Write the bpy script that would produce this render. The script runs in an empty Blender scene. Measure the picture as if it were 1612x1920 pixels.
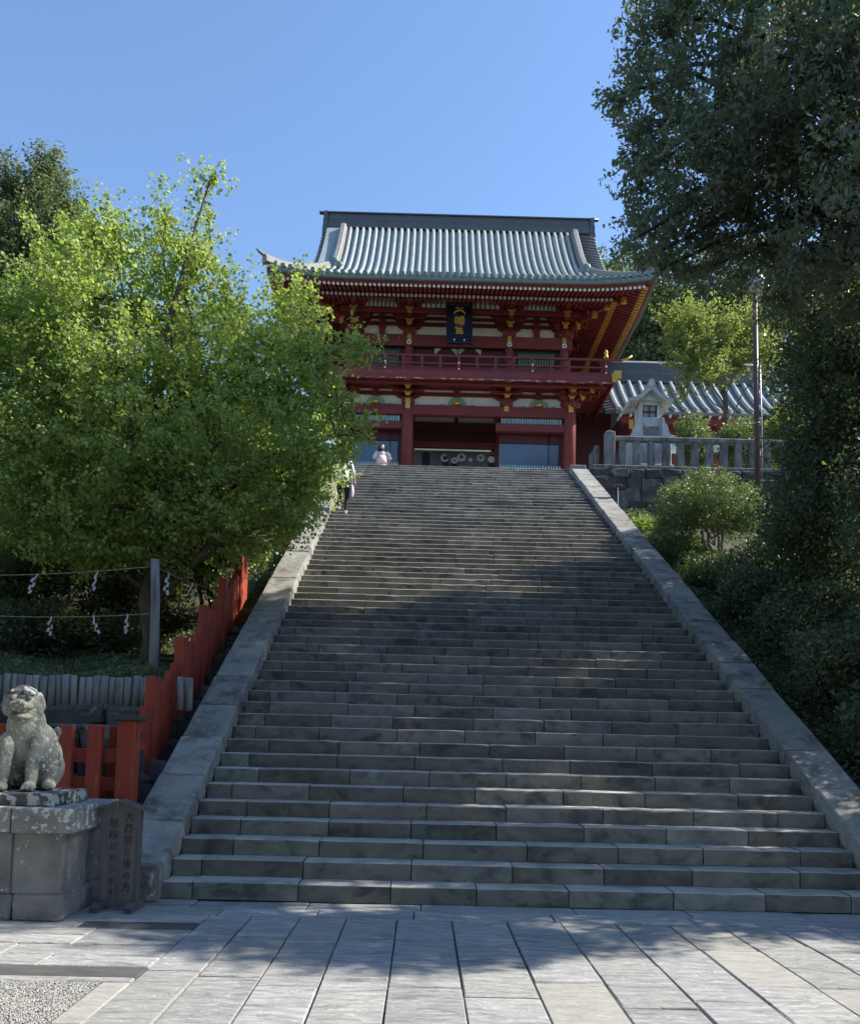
import bpy, bmesh, math, random
import numpy as np
from mathutils import Vector, Matrix
R0 = random.Random(7)
rng = np.random.default_rng(11)
scene = bpy.context.scene
COL = scene.collection
rad = math.radians

# ------------------------------------------------------------------ camera
FPX, PPY, PIT, YAW, ROL = 1560.0, 1249.78, 0.08014, 0.00711, 0.02281
CAM = Vector((2.55272, -8.45191, 1.7))
def cam_axes():
    cy, sy, cp, sp = math.cos(YAW), math.sin(YAW), math.cos(PIT), math.sin(PIT)
    f = Vector((sy*cp, cy*cp, sp)); r = Vector((cy, -sy, 0)); u = r.cross(f)
    c, s = math.cos(ROL), math.sin(ROL)
    return c*r + s*u, c*u - s*r, f
CR, CU, CF = cam_axes()
cd = bpy.data.cameras.new('camera'); cam = bpy.data.objects.new('camera', cd); COL.objects.link(cam)
cd.sensor_fit = 'HORIZONTAL'; cd.sensor_width = 36.0; cd.lens = 36.0*FPX/1612.0
cd.shift_y = (PPY-960.0)/1612.0; cd.clip_start = 0.05; cd.clip_end = 3000
cam.matrix_world = Matrix(((CR.x, CU.x, -CF.x, CAM.x), (CR.y, CU.y, -CF.y, CAM.y), (CR.z, CU.z, -CF.z, CAM.z), (0, 0, 0, 1)))
scene.camera = cam
def at(x, y, Y):                       # photo pixel + depth -> point in the place
    d = CF + CR*((x-806.0)/FPX) - CU*((y-PPY)/FPX)
    return CAM + d*((Y-CAM.y)/d.y)

# ------------------------------------------------------------------ light
SUN_EL, SUN_AZ = rad(43.0), rad(4.0)   # azimuth measured from +X towards +Y (beyond the stairs)
world = bpy.data.worlds.new('World'); scene.world = world; world.use_nodes = True
wn = world.node_tree.nodes; wl = world.node_tree.links
sky = wn.new('ShaderNodeTexSky'); sky.sky_type = 'NISHITA'; sky.sun_disc = False
sky.sun_elevation = SUN_EL; sky.sun_rotation = rad(90.0)-SUN_AZ
sky.air_density = 1.0; sky.dust_density = 0.1; sky.ozone_density = 4.0
bg = wn['Background']; bg.inputs['Strength'].default_value = 0.15
wl.new(sky.outputs['Color'], bg.inputs['Color'])
sd = bpy.data.lights.new('sun', 'SUN'); sd.energy = 5.0; sd.angle = rad(0.53); sd.color = (1.0, 0.94, 0.84)
sun = bpy.data.objects.new('sun', sd); COL.objects.link(sun)
sun.rotation_euler = Vector((math.cos(SUN_EL)*math.cos(SUN_AZ), math.cos(SUN_EL)*math.sin(SUN_AZ), math.sin(SUN_EL))).to_track_quat('Z', 'Y').to_euler()
scene.view_settings.view_transform = 'Standard'; scene.view_settings.look = 'None'
scene.view_settings.gamma = 1.0; scene.view_settings.use_curve_mapping = False
scene.view_settings.exposure = 0.92
scene.cycles.max_bounces = 8; scene.cycles.transparent_max_bounces = 8

# ------------------------------------------------------------------ materials
MATS = {}
def mat(name, c1, c2=None, scale=3.0, rough=0.75, bump=0.0, bscale=None, metal=0.0, rand=0.0, stain=None, stain_scale=1.2,
        stain_lo=0.5, stain_hi=0.62, stretch=(1, 1, 1), spec=0.3, hue=None, island=True, detail=8, spots=None, spots_scale=9.0, spots_lo=0.55, spots_hi=0.6, distort=0.0, bdist=0.02):
    m = bpy.data.materials.new(name); m.use_nodes = True; n = m.node_tree.nodes; l = m.node_tree.links
    p = n['Principled BSDF']; p.inputs['Roughness'].default_value = rough; p.inputs['Metallic'].default_value = metal
    p.inputs['Specular IOR Level'].default_value = spec
    geo = n.new('ShaderNodeNewGeometry'); oi = n.new('ShaderNodeObjectInfo')
    add = n.new('ShaderNodeMath'); add.operation = 'ADD'
    if island: l.new(geo.outputs['Random Per Island'], add.inputs[0])
    l.new(oi.outputs['Random'], add.inputs[1])
    fr = n.new('ShaderNodeMath'); fr.operation = 'FRACT'; l.new(add.outputs[0], fr.inputs[0])
    off = n.new('ShaderNodeVectorMath'); off.operation = 'SCALE'; off.inputs[0].default_value = (37.0, 17.0, 53.0)
    l.new(fr.outputs[0], off.inputs['Scale'])
    pos = n.new('ShaderNodeVectorMath'); pos.operation = 'MULTIPLY_ADD'; pos.inputs[1].default_value = stretch
    l.new(geo.outputs['Position'], pos.inputs[0])
    if rand > 0: l.new(off.outputs[0], pos.inputs[2])
    def noise(sc, det=detail, ro=0.6, dist=distort):
        t = n.new('ShaderNodeTexNoise'); t.inputs['Scale'].default_value = sc; t.inputs['Detail'].default_value = det
        t.inputs['Roughness'].default_value = ro; t.inputs['Distortion'].default_value = dist; l.new(pos.outputs[0], t.inputs['Vector']); return t
    def rgb(c): return (c[0], c[1], c[2], 1)
    nz = noise(scale)
    mr = n.new('ShaderNodeMapRange'); mr.inputs[1].default_value = 0.32; mr.inputs[2].default_value = 0.68
    l.new(nz.outputs['Fac'], mr.inputs[0])
    mx = n.new('ShaderNodeMix'); mx.data_type = 'RGBA'; mx.inputs[6].default_value = rgb(c1); mx.inputs[7].default_value = rgb(c2 or c1)
    l.new(mr.outputs[0], mx.inputs[0]); out = mx.outputs[2]
    if stain:
        s = noise(stain_scale, 6, 0.62); sr = n.new('ShaderNodeMapRange'); sr.inputs[1].default_value = stain_lo; sr.inputs[2].default_value = stain_hi
        l.new(s.outputs['Fac'], sr.inputs[0]); m2 = n.new('ShaderNodeMix'); m2.data_type = 'RGBA'; m2.inputs[7].default_value = rgb(stain)
        l.new(out, m2.inputs[6]); l.new(sr.outputs[0], m2.inputs[0]); out = m2.outputs[2]
    if spots:
        s = noise(spots_scale, 5, 0.55); sr = n.new('ShaderNodeMapRange'); sr.inputs[1].default_value = spots_lo; sr.inputs[2].default_value = spots_hi
        l.new(s.outputs['Fac'], sr.inputs[0]); m2 = n.new('ShaderNodeMix'); m2.data_type = 'RGBA'; m2.inputs[7].default_value = rgb(spots)
        l.new(out, m2.inputs[6]); l.new(sr.outputs[0], m2.inputs[0]); out = m2.outputs[2]
    if rand > 0:
        hs = n.new('ShaderNodeHueSaturation'); vr = n.new('ShaderNodeMapRange'); vr.inputs[3].default_value = 1-rand; vr.inputs[4].default_value = 1+rand
        l.new(fr.outputs[0], vr.inputs[0]); l.new(vr.outputs[0], hs.inputs['Value']); l.new(out, hs.inputs['Color'])
        if hue:
            f2 = n.new('ShaderNodeMath'); f2.operation = 'MULTIPLY'; f2.inputs[1].default_value = 7.13; l.new(fr.outputs[0], f2.inputs[0])
            f3 = n.new('ShaderNodeMath'); f3.operation = 'FRACT'; l.new(f2.outputs[0], f3.inputs[0])
            v2 = n.new('ShaderNodeMapRange'); v2.inputs[3].default_value = 1-hue; v2.inputs[4].default_value = 1+hue
            l.new(f3.outputs[0], v2.inputs[0]); l.new(v2.outputs[0], hs.inputs['Saturation'])
        out = hs.outputs['Color']
    l.new(out, p.inputs['Base Color'])
    if bump > 0:
        b = n.new('ShaderNodeBump'); b.inputs['Strength'].default_value = min(1.0, bump*1.0); b.inputs['Distance'].default_value = bdist
        bz = noise(bscale or scale*4, 10, 0.65); l.new(bz.outputs['Fac'], b.inputs['Height']); l.new(b.outputs['Normal'], p.inputs['Normal'])
    MATS[name] = m; return m
def leafmat(name, c1, c2, trans=0.45, rough=0.45, spec=0.4, tcol=None):
    m = bpy.data.materials.new(name); m.use_nodes = True; n = m.node_tree.nodes; l = m.node_tree.links
    p = n['Principled BSDF']; p.inputs['Roughness'].default_value = rough; p.inputs['Specular IOR Level'].default_value = spec
    g = n.new('ShaderNodeNewGeometry'); mx = n.new('ShaderNodeMix'); mx.data_type = 'RGBA'
    mx.inputs[6].default_value = (*c1, 1); mx.inputs[7].default_value = (*c2, 1); l.new(g.outputs['Random Per Island'], mx.inputs[0])
    l.new(mx.outputs[2], p.inputs['Base Color'])
    t = n.new('ShaderNodeBsdfTranslucent'); ms = n.new('ShaderNodeMixShader'); ms.inputs[0].default_value = trans
    gm = n.new('ShaderNodeMix'); gm.data_type = 'RGBA'; gm.blend_type = 'MULTIPLY'; gm.inputs[0].default_value = 1.0
    tc = tcol or (1.6, 1.5, 0.7); gm.inputs[7].default_value = (*tc, 1); l.new(mx.outputs[2], gm.inputs[6]); l.new(gm.outputs[2], t.inputs['Color'])
    l.new(p.outputs[0], ms.inputs[1]); l.new(t.outputs[0], ms.inputs[2]); l.new(ms.outputs[0], n['Material Output'].inputs['Surface'])
    MATS[name] = m; return m
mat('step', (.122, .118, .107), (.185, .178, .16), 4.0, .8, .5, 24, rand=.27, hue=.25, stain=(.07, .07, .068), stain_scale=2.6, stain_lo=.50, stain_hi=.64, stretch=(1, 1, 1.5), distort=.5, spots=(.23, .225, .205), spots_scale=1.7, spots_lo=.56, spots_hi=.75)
mat('step_tread', (.36, .337, .288), (.47, .442, .385), 4.0, .8, .4, 30, rand=.16, hue=.2, stain=(.2, .2, .19), stain_scale=2.6, stain_lo=.5, stain_hi=.7)  # worn treads, colour also lifted and warmed to strengthen sunlit edges and bounce
mat('cheek', (.20, .195, .18), (.31, .30, .27), 3.0, .85, .7, 14, rand=.13, stain=(.11, .108, .10), stain_scale=2.4, stain_lo=.52, stain_hi=.66, spots=(.38, .36, .31), spots_scale=20, spots_lo=.62, spots_hi=.68)
mat('cheek_rough', (.11, .107, .10), (.23, .22, .20), 6.0, .9, 1.0, 22, rand=.15, spots=(.36, .35, .31), spots_scale=14, spots_lo=.58, spots_hi=.66)
mat('slab', (.285, .282, .274), (.45, .444, .424), 7.0, .8, 1.0, 5, bdist=.045, rand=.12, hue=.6, stretch=(1, 3.2, 1), stain=(.22, .218, .21), stain_scale=1.8, stain_lo=.54, stain_hi=.68, distort=.8)
mat('slab_pink', (.30, .285, .26), (.40, .385, .352), 5.0, .8, 1.0, 5, bdist=.04, rand=.07, stretch=(1, 3.2, 1))
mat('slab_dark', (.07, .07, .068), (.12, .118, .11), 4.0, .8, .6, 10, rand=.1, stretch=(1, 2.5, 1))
mat('soil', (.06, .05, .04), (.11, .095, .075), 4.0, .95, .8, 20)
mat('joint', (.05, .048, .045), (.10, .097, .09), 9.0, .95, .5, 60)
mat('moss_soil', (.05, .055, .03), (.10, .085, .06), 1.6, .95, .9, 9)
mat('gravel', (.16, .155, .145), (.30, .29, .27), 50.0, .9, .9, 120)
mat('pebble', (.22, .215, .20), (.40, .39, .36), 30.0, .8, rand=.5, hue=.5)
mat('rock', (.045, .045, .045), (.105, .105, .105), 2.6, .92, 1.0, 9, rand=.35, spots=(.22, .22, .20), spots_scale=3.6, spots_lo=.58, spots_hi=.70, stain=(.07, .075, .045), stain_scale=1.1, stain_lo=.55, stain_hi=.7)
mat('pedestal', (.13, .125, .12), (.23, .22, .21), 3.5, .88, .8, 16, rand=.12, spots=(.40, .41, .38), spots_scale=13, spots_lo=.66, spots_hi=.69)
mat('pedestal_lichen', (.15, .145, .14), (.26, .25, .235), 4.0, .88, .8, 18, rand=.08, spots=(.46, .49, .45), spots_scale=15, spots_lo=.54, spots_hi=.58)
mat('komainu', (.24, .23, .18), (.36, .36, .29), 2.4, .9, .6, 60, stain=(.11, .10, .09), stain_scale=4.0, stain_lo=.50, stain_hi=.66, spots=(.54, .58, .53), spots_scale=30, spots_lo=.575, spots_hi=.61)
mat('komainu_dark', (.06, .06, .06), (.16, .155, .145), 5, .9, .8, 30, spots=(.50, .51, .46), spots_scale=11, spots_lo=.53, spots_hi=.57)
mat('granite', (.36, .37, .365), (.52, .525, .51), 5, .85, .4, 40, rand=.08, stain=(.24, .25, .24), stain_scale=1.8, stain_lo=.5, stain_hi=.7, stretch=(2.5, 2.5, .8))
mat('granite_dark', (.10, .10, .097), (.25, .245, .235), 3.2, .9, .6, 30, rand=.15, stain=(.07, .07, .065), stain_scale=2, stain_lo=.5, stain_hi=.7, stretch=(2, 2, .7))
mat('red', (.40, .068, .038), (.34, .058, .035), 1.2, .6, .3, 30, rand=.12, stretch=(3, 3, .35), stain=(.19, .04, .03), stain_scale=3.5, stain_lo=.48, stain_hi=.72, spots=(.44, .14, .10), spots_scale=9, spots_lo=.62, spots_hi=.70)
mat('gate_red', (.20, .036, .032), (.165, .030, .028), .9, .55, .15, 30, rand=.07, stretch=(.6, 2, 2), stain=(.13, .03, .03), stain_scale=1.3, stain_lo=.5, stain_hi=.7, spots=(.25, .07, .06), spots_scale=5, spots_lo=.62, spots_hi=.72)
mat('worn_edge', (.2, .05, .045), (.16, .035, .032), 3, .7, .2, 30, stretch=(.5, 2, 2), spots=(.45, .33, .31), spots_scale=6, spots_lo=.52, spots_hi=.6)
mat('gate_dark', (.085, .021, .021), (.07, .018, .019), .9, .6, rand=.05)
mat('gold', (.62, .40, .09), (.50, .30, .06), 8, .42, metal=.35, rand=.1)
mat('white', (.80, .79, .77), (.66, .655, .63), 2.0, .85, .05, 20)
mat('whitetip', (.82, .81, .79), (.74, .73, .7), 2.0, .7)
mat('grey_panel', (.46, .455, .41), (.42, .415, .37), 2.0, .85)
mat('green', (.10, .24, .14), (.08, .20, .12), 3, .6)
mat('teal', (.34, .50, .47), (.28, .44, .42), 3, .6, rand=.1)
mat('carve_green', (.10, .26, .20), (.30, .40, .32), 16, .6, .4, 40, spots=(.5, .36, .10), spots_scale=22, spots_lo=.60, spots_hi=.64)
mat('plaque', (.012, .016, .028), (.016, .02, .034), 4, .35)
mat('fitting', (.55, .54, .50), (.30, .29, .27), 26, .5, metal=.2)
mat('glass', (.055, .085, .13), (.05, .075, .115), .6, .12, spec=.8)
mat('curtain', (.17, .175, .19), (.22, .225, .24), 1.4, .9)
mat('curtain_dark', (.035, .035, .045), (.06, .055, .065), 3, .9)
mat('tile', (.255, .29, .283), (.34, .375, .362), 2.6, .42, .12, 60, rand=.05, spec=.5, stain=(.28, .32, .315), stain_scale=1.4, stain_lo=.55, stain_hi=.75)
mat('tile_ridge', (.17, .165, .155), (.25, .24, .22), 4, .6, .3, 20, spec=.4)
mat('tile_pan_shade', (.22, .26, .27), (.29, .33, .335), 2.6, .5, .1, 60, spec=.4)  # same tile as the barrels, darkened: shadow between rows put into the colour
mat('corridor_pan_shade', (.13, .145, .155), (.19, .205, .215), 2.6, .5, .1, 60, spec=.4)  # corridor roof tile with the barrels' shadow stripes painted in as a darker base
mat('tile_dark', (.06, .066, .074), (.09, .097, .106), 3, .5, .15, 40, rand=.08, spec=.4)
mat('tile_green', (.10, .15, .14), (.15, .19, .175), 3, .5, .1, 40, spec=.4)
mat('bark', (.075, .055, .04), (.16, .13, .10), 5, .95, 1.0, 14, stretch=(3, 3, .5))
mat('bark_pale', (.26, .23, .19), (.40, .37, .32), 5, .9, .6, 18, stretch=(3, 3, .6))
mat('bark_dark', (.03, .026, .022), (.07, .06, .05), 5, .95, .8, 14)
mat('wood_grey', (.25, .25, .26), (.36, .355, .35), 3, .85, .5, 18, rand=.15, stretch=(5, 5, .5), stain=(.14, .135, .13), stain_scale=2, stain_lo=.52, stain_hi=.7)
mat('wood_sign', (.085, .078, .08), (.135, .125, .125), 3, .8, .4, 18, rand=.08, stretch=(6, 6, .45))
mat('wood_dark', (.05, .045, .045), (.09, .08, .078), 3, .85, .3, 18)
mat('ink', (.018, .017, .018), (.028, .027, .027), 3, .8)
mat('rope', (.42, .38, .24), (.30, .26, .15), 30, .9)
mat('paper', (.62, .63, .64), (.56, .57, .59), 6, .9)
mat('pole', (.075, .045, .04), (.10, .06, .052), 3, .45, .1, 20, stretch=(4, 4, .3))
mat('metal_grey', (.30, .31, .32), (.38, .39, .40), 5, .4, metal=.5)
mat('skin', (.56, .36, .27), (.52, .33, .25), 6, .55)
mat('hair', (.012, .010, .009), (.02, .016, .014), 8, .45)
mat('shirt_white', (.70, .73, .74), (.62, .66, .69), 8, .9)
mat('cloth_black', (.014, .014, .018), (.022, .022, .027), 8, .9)
mat('cloth_pink', (.58, .42, .45), (.66, .60, .60), 16, .9, spots=(.36, .22, .26), spots_scale=22, spots_lo=.60, spots_hi=.66)
mat('cloth_rose', (.50, .30, .32), (.56, .36, .37), 9, .9)
mat('cloth_lilac', (.46, .42, .56), (.40, .36, .50), 8, .9)
mat('shoe', (.72, .72, .70), (.66, .66, .65), 8, .7)
mat('hill', (.030, .042, .026), (.055, .065, .04), .5, .95, .5, 3)
leafmat('leaf_ginkgo', (.18, .267, .09), (.405, .49, .175), .48, .5, .35, (1.5, 1.45, .65))
leafmat('leaf_ginkgo_dark', (.05, .13, .06), (.09, .18, .075), .4, .5, .35)
leafmat('leaf_camphor', (.125, .155, .125), (.19, .225, .16), .38, .34, .6, (1.9, 1.9, .9))
leafmat('leaf_dark', (.10, .138, .088), (.155, .195, .118), .32, .42, .5, (1.8, 1.8, .8))
leafmat('leaf_bush', (.09, .145, .065), (.18, .24, .10), .35, .4, .5)
leafmat('leaf_yellow', (.17, .23, .085), (.31, .35, .13), .5, .5, .3, (1.4, 1.35, .6))
leafmat('leaf_conifer', (.09, .13, .065), (.17, .21, .10), .35, .55, .3)
leafmat('leaf_hill', (.055, .09, .04), (.16, .19, .075), .3, .5, .3)
leafmat('grass', (.16, .25, .05), (.28, .34, .09), .45, .5, .3)
# ------------------------------------------------------------------ helpers
def link(o, parent=None):
    COL.objects.link(o)
    if parent is not None: o.parent = parent
    return o
def tag(o, label=None, cat=None, group=None, kind=None):
    if label: o['label'] = label
    if cat: o['category'] = cat
    if group: o['group'] = group
    if kind: o['kind'] = kind
    return o
def empty(name, loc=(0, 0, 0), label=None, cat=None, group=None, rz=0.0):
    o = bpy.data.objects.new(name, None); o.location = loc; o.rotation_euler = (0, 0, rz); o.empty_display_size = .2
    COL.objects.link(o); return tag(o, label, cat, group)
class MB:
    """collects shapes; build() links them as one mesh object"""
    def __init__(s): s.v = []; s.f = []; s.mi = []; s.m = 0
    def add(s, vs, fs):
        b = len(s.v); s.v += [tuple(v) for v in vs]
        for f in fs: s.f.append([i+b for i in f]); s.mi.append(s.m)
    def box(s, x0, x1, y0, y1, z0, z1, M=None):
        vs = [Vector(p) for p in ((x0, y0, z0), (x1, y0, z0), (x1, y1, z0), (x0, y1, z0), (x0, y0, z1), (x1, y0, z1), (x1, y1, z1), (x0, y1, z1))]
        if M is not None: vs = [M @ v for v in vs]
        s.add(vs, [(0, 3, 2, 1), (4, 5, 6, 7), (0, 1, 5, 4), (1, 2, 6, 5), (2, 3, 7, 6), (3, 0, 4, 7)])
    def bbox(s, x0, x1, y0, y1, z0, z1, b=.01, M=None):
        """box with chamfered edges"""
        vs = []; idx = {}
        for i, x in enumerate((x0, x1)):
            for j, y in enumerate((y0, y1)):
                for k, z in enumerate((z0, z1)):
                    sx = b if i == 0 else -b; sy = b if j == 0 else -b; sz = b if k == 0 else -b
                    for a, p in enumerate(((x, y+sy, z+sz), (x+sx, y, z+sz), (x+sx, y+sy, z))):
                        idx[i, j, k, a] = len(vs); vs.append(Vector(p))
        if M is not None: vs = [M @ v for v in vs]
        I = idx; F = []
        def q(*a): F.append([I[t] for t in a])
        q((0,0,0,0),(0,0,1,0),(0,1,1,0),(0,1,0,0)); q((1,0,0,0),(1,1,0,0),(1,1,1,0),(1,0,1,0))
        q((0,0,0,1),(1,0,0,1),(1,0,1,1),(0,0,1,1)); q((0,1,0,1),(0,1,1,1),(1,1,1,1),(1,1,0,1))
        q((0,0,0,2),(0,1,0,2),(1,1,0,2),(1,0,0,2)); q((0,0,1,2),(1,0,1,2),(1,1,1,2),(0,1,1,2))
        for k in (0, 1):
            for j in (0, 1): q((0,j,k,1),(1,j,k,1),(1,j,k,2),(0,j,k,2))
            for i in (0, 1): q((i,0,k,0),(i,1,k,0),(i,1,k,2),(i,0,k,2))
        for i in (0, 1):
            for j in (0, 1): q((i,j,0,0),(i,j,1,0),(i,j,1,1),(i,j,0,1))
        for i in (0, 1):
            for j in (0, 1):
                for k in (0, 1): F.append([I[i,j,k,0], I[i,j,k,1], I[i,j,k,2]])
        s.add(vs, F)
    def prism(s, poly, a0, a1, axis='y', M=None):
        """extrude 2D polygon; axis y: poly in (x,z); axis x: poly in (y,z); axis z: poly in (x,y)"""
        def P(p, a):
            v = (p[0], a, p[1]) if axis == 'y' else ((a, p[0], p[1]) if axis == 'x' else (p[0], p[1], a))
            v = Vector(v); return M @ v if M is not None else v
        n = len(poly); vs = [P(p, a0) for p in poly]+[P(p, a1) for p in poly]
        fs = [tuple(range(n)), tuple(reversed(range(n, 2*n)))]+[(i, (i+1) % n+0, (i+1) % n+n, i+n)[::-1] for i in range(n)]
        s.add(vs, fs)
    def tube(s, pts, rs, n=8, cap=True, half=False, up=None):
        pts = [Vector(p) for p in pts]; rings = []
        base = len(s.v); m = n+1 if half else n
        prev = None
        for i, p in enumerate(pts):
            t = (pts[min(i+1, len(pts)-1)]-pts[max(i-1, 0)])
            if t.length < 1e-9: t = Vector((0, 0, 1))
            t.normalize()
            ref = Vector(up) if up is not None else (prev if prev is not None else (Vector((0, 0, 1)) if abs(t.z) < .9 else Vector((1, 0, 0))))
            a = t.cross(ref)
            if a.length < 1e-6: a = t.cross(Vector((1, 0, 0)))
            a.normalize(); b = a.cross(t).normalized(); prev = b
            r = rs[i] if hasattr(rs, '__len__') else rs
            for k in range(m):
                an = (math.pi*k/n) if half else (2*math.pi*k/n)
                s.v.append(tuple(p+(a*math.cos(an)+b*math.sin(an))*r))
        for i in range(len(pts)-1):
            for k in range(m-1 if half else n):
                k2 = k+1 if half else (k+1) % n
                s.f.append([base+i*m+k, base+i*m+k2, base+(i+1)*m+k2, base+(i+1)*m+k]); s.mi.append(s.m)
        if cap:
            s.f.append([base+k for k in reversed(range(m))]); s.mi.append(s.m)
            s.f.append([base+(len(pts)-1)*m+k for k in range(m)]); s.mi.append(s.m)
    def lathe(s, prof, c=(0, 0, 0), n=16):
        base = len(s.v)
        for r, z in prof:
            for k in range(n):
                a = 2*math.pi*k/n; s.v.append((c[0]+r*math.cos(a), c[1]+r*math.sin(a), c[2]+z))
        for i in range(len(prof)-1):
            for k in range(n):
                s.f.append([base+i*n+k, base+i*n+(k+1) % n, base+(i+1)*n+(k+1) % n, base+(i+1)*n+k]); s.mi.append(s.m)
        s.f.append([base+k for k in reversed(range(n))]); s.mi.append(s.m)
        s.f.append([base+(len(prof)-1)*n+k for k in range(n)]); s.mi.append(s.m)
    def mesh(s, name, mats, smooth=False):
        me = bpy.data.meshes.new(name); me.from_pydata(s.v, [], s.f)
        for m in (mats if isinstance(mats, (list, tuple)) else [mats]): me.materials.append(MATS[m])
        if any(s.mi): me.polygons.foreach_set('material_index', s.mi)
        if smooth: me.polygons.foreach_set('use_smooth', [True]*len(s.f))
        me.update(); return me
    def build(s, name, mats, parent=None, smooth=False, fix=False):
        me = s.mesh(name, mats, smooth)
        if fix: recalc(me)
        return link(bpy.data.objects.new(name, me), parent)
def recalc(me):
    bm = bmesh.new(); bm.from_mesh(me); bmesh.ops.recalc_face_normals(bm, faces=bm.faces); bm.to_mesh(me); bm.free()
def inst(name, me, parent=None, loc=(0, 0, 0), rot=(0, 0, 0), sc=(1, 1, 1)):
    o = bpy.data.objects.new(name, me); o.location = loc; o.rotation_euler = rot; o.scale = sc
    return link(o, parent)
def rough_box(sx, sy, sz, b=.03, j=.02, seed=0, sub=2):
    """irregular stone, centred on the origin, as MB"""
    r = random.Random(seed); bm = bmesh.new(); bmesh.ops.create_cube(bm, size=1.0)
    for v in bm.verts: v.co = Vector((v.co.x*sx, v.co.y*sy, v.co.z*sz))
    bmesh.ops.bevel(bm, geom=list(bm.edges), offset=b, segments=sub, affect='EDGES', profile=.6)
    for v in bm.verts: v.co += Vector((r.uniform(-j, j), r.uniform(-j, j), r.uniform(-j, j)))
    bmesh.ops.recalc_face_normals(bm, faces=bm.faces)
    me = bpy.data.meshes.new('stone'); bm.to_mesh(me); bm.free(); return me
def union_mesh(name, blobs, voxel, mats, smooth_it=4, chooser=None, parent=None):
    """ellipsoids / tapered limbs fused into one continuous surface"""
    bm = bmesh.new()
    for b in blobs:
        if b[0] == 'e':
            _, c, r, rot = (b+((0, 0, 0),))[:4]
            from mathutils import Euler
            M = Matrix.Translation(c) @ Euler(rot).to_matrix().to_4x4() @ Matrix.Diagonal((r[0], r[1], r[2], 1))
            bmesh.ops.create_icosphere(bm, subdivisions=3, radius=1.0, matrix=M)
        else:
            _, p, q, r1, r2 = b; p = Vector(p); q = Vector(q); d = q-p
            M = Matrix.Translation((p+q)/2) @ d.to_track_quat('Z', 'Y').to_matrix().to_4x4()
            bmesh.ops.create_cone(bm, cap_ends=True, segments=16, radius1=r1, radius2=r2, depth=d.length, matrix=M)
            bmesh.ops.create_icosphere(bm, subdivisions=2, radius=r1, matrix=Matrix.Translation(p))
            bmesh.ops.create_icosphere(bm, subdivisions=2, radius=r2, matrix=Matrix.Translation(q))
    me = bpy.data.meshes.new(name+'_src'); bm.to_mesh(me); bm.free()
    o = bpy.data.objects.new(name+'_src', me); COL.objects.link(o)
    md = o.modifiers.new('r', 'REMESH'); md.mode = 'VOXEL'; md.voxel_size = voxel
    if smooth_it: sm = o.modifiers.new('s', 'SMOOTH'); sm.iterations = smooth_it; sm.factor = .5
    dg = bpy.context.evaluated_depsgraph_get(); dg.update()
    res = bpy.data.meshes.new_from_object(o.evaluated_get(dg)); res.name = name
    bpy.data.objects.remove(o); bpy.data.meshes.remove(me)
    res.materials.clear()
    for m in mats: res.materials.append(MATS[m])
    res.polygons.foreach_set('use_smooth', [True]*len(res.polygons))
    if chooser: res.polygons.foreach_set('material_index', [chooser(p.center) for p in res.polygons])
    return link(bpy.data.objects.new(name, res), parent)
def text_mesh(name, txt, size, depth, mname, M, parent=None):
    cu = bpy.data.curves.new(name, 'FONT'); cu.body = txt; cu.size = size; cu.extrude = depth; cu.align_x = 'CENTER'; cu.align_y = 'CENTER'
    cu.offset = size*.012 if size > .2 else 0.0
    o = bpy.data.objects.new(name+'_src', cu); COL.objects.link(o)
    dg = bpy.context.evaluated_depsgraph_get(); dg.update()
    me = bpy.data.meshes.new_from_object(o.evaluated_get(dg)); me.name = name; bpy.data.objects.remove(o)
    me.transform(M); me.materials.clear(); me.materials.append(MATS[mname]); me.update()
    return link(bpy.data.objects.new(name, me), parent)

# ---- foliage: many leaf faces spread through lobes of a crown
def leaves_mesh(name, centers, normals, size, wid, mname, fold=.25, seed=1, jit=.5, tilt=.9):
    g = np.random.default_rng(seed); n = len(centers)
    nr = normals + g.normal(0, tilt, (n, 3)); nr /= np.linalg.norm(nr, axis=1)[:, None]+1e-9
    rv = g.normal(0, 1, (n, 3)); a = np.cross(nr, rv); a /= np.linalg.norm(a, axis=1)[:, None]+1e-9
    b = np.cross(nr, a); s = size*(1+g.uniform(-jit, jit, n))[:, None]
    w = s*wid
    v = np.empty((n, 4, 3))
    v[:, 0] = centers - a*s*.5; v[:, 1] = centers + b*w*.5 + nr*s*fold*.3 + a*s*.08
    v[:, 2] = centers + a*s*.5 - nr*s*.08; v[:, 3] = centers - b*w*.5 + nr*s*fold*.3 + a*s*.08
    me = bpy.data.meshes.new(name); me.vertices.add(4*n); me.vertices.foreach_set('co', v.reshape(-1).astype(np.float32))
    me.loops.add(4*n); me.loops.foreach_set('vertex_index', np.arange(4*n, dtype=np.int32))
    me.polygons.add(n); me.polygons.foreach_set('loop_start', (np.arange(n)*4).astype(np.int32))
    try: me.polygons.foreach_set('loop_total', np.full(n, 4, dtype=np.int32))
    except Exception: pass
    me.materials.append(MATS[mname]); me.update(); me.validate(); return me
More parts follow.
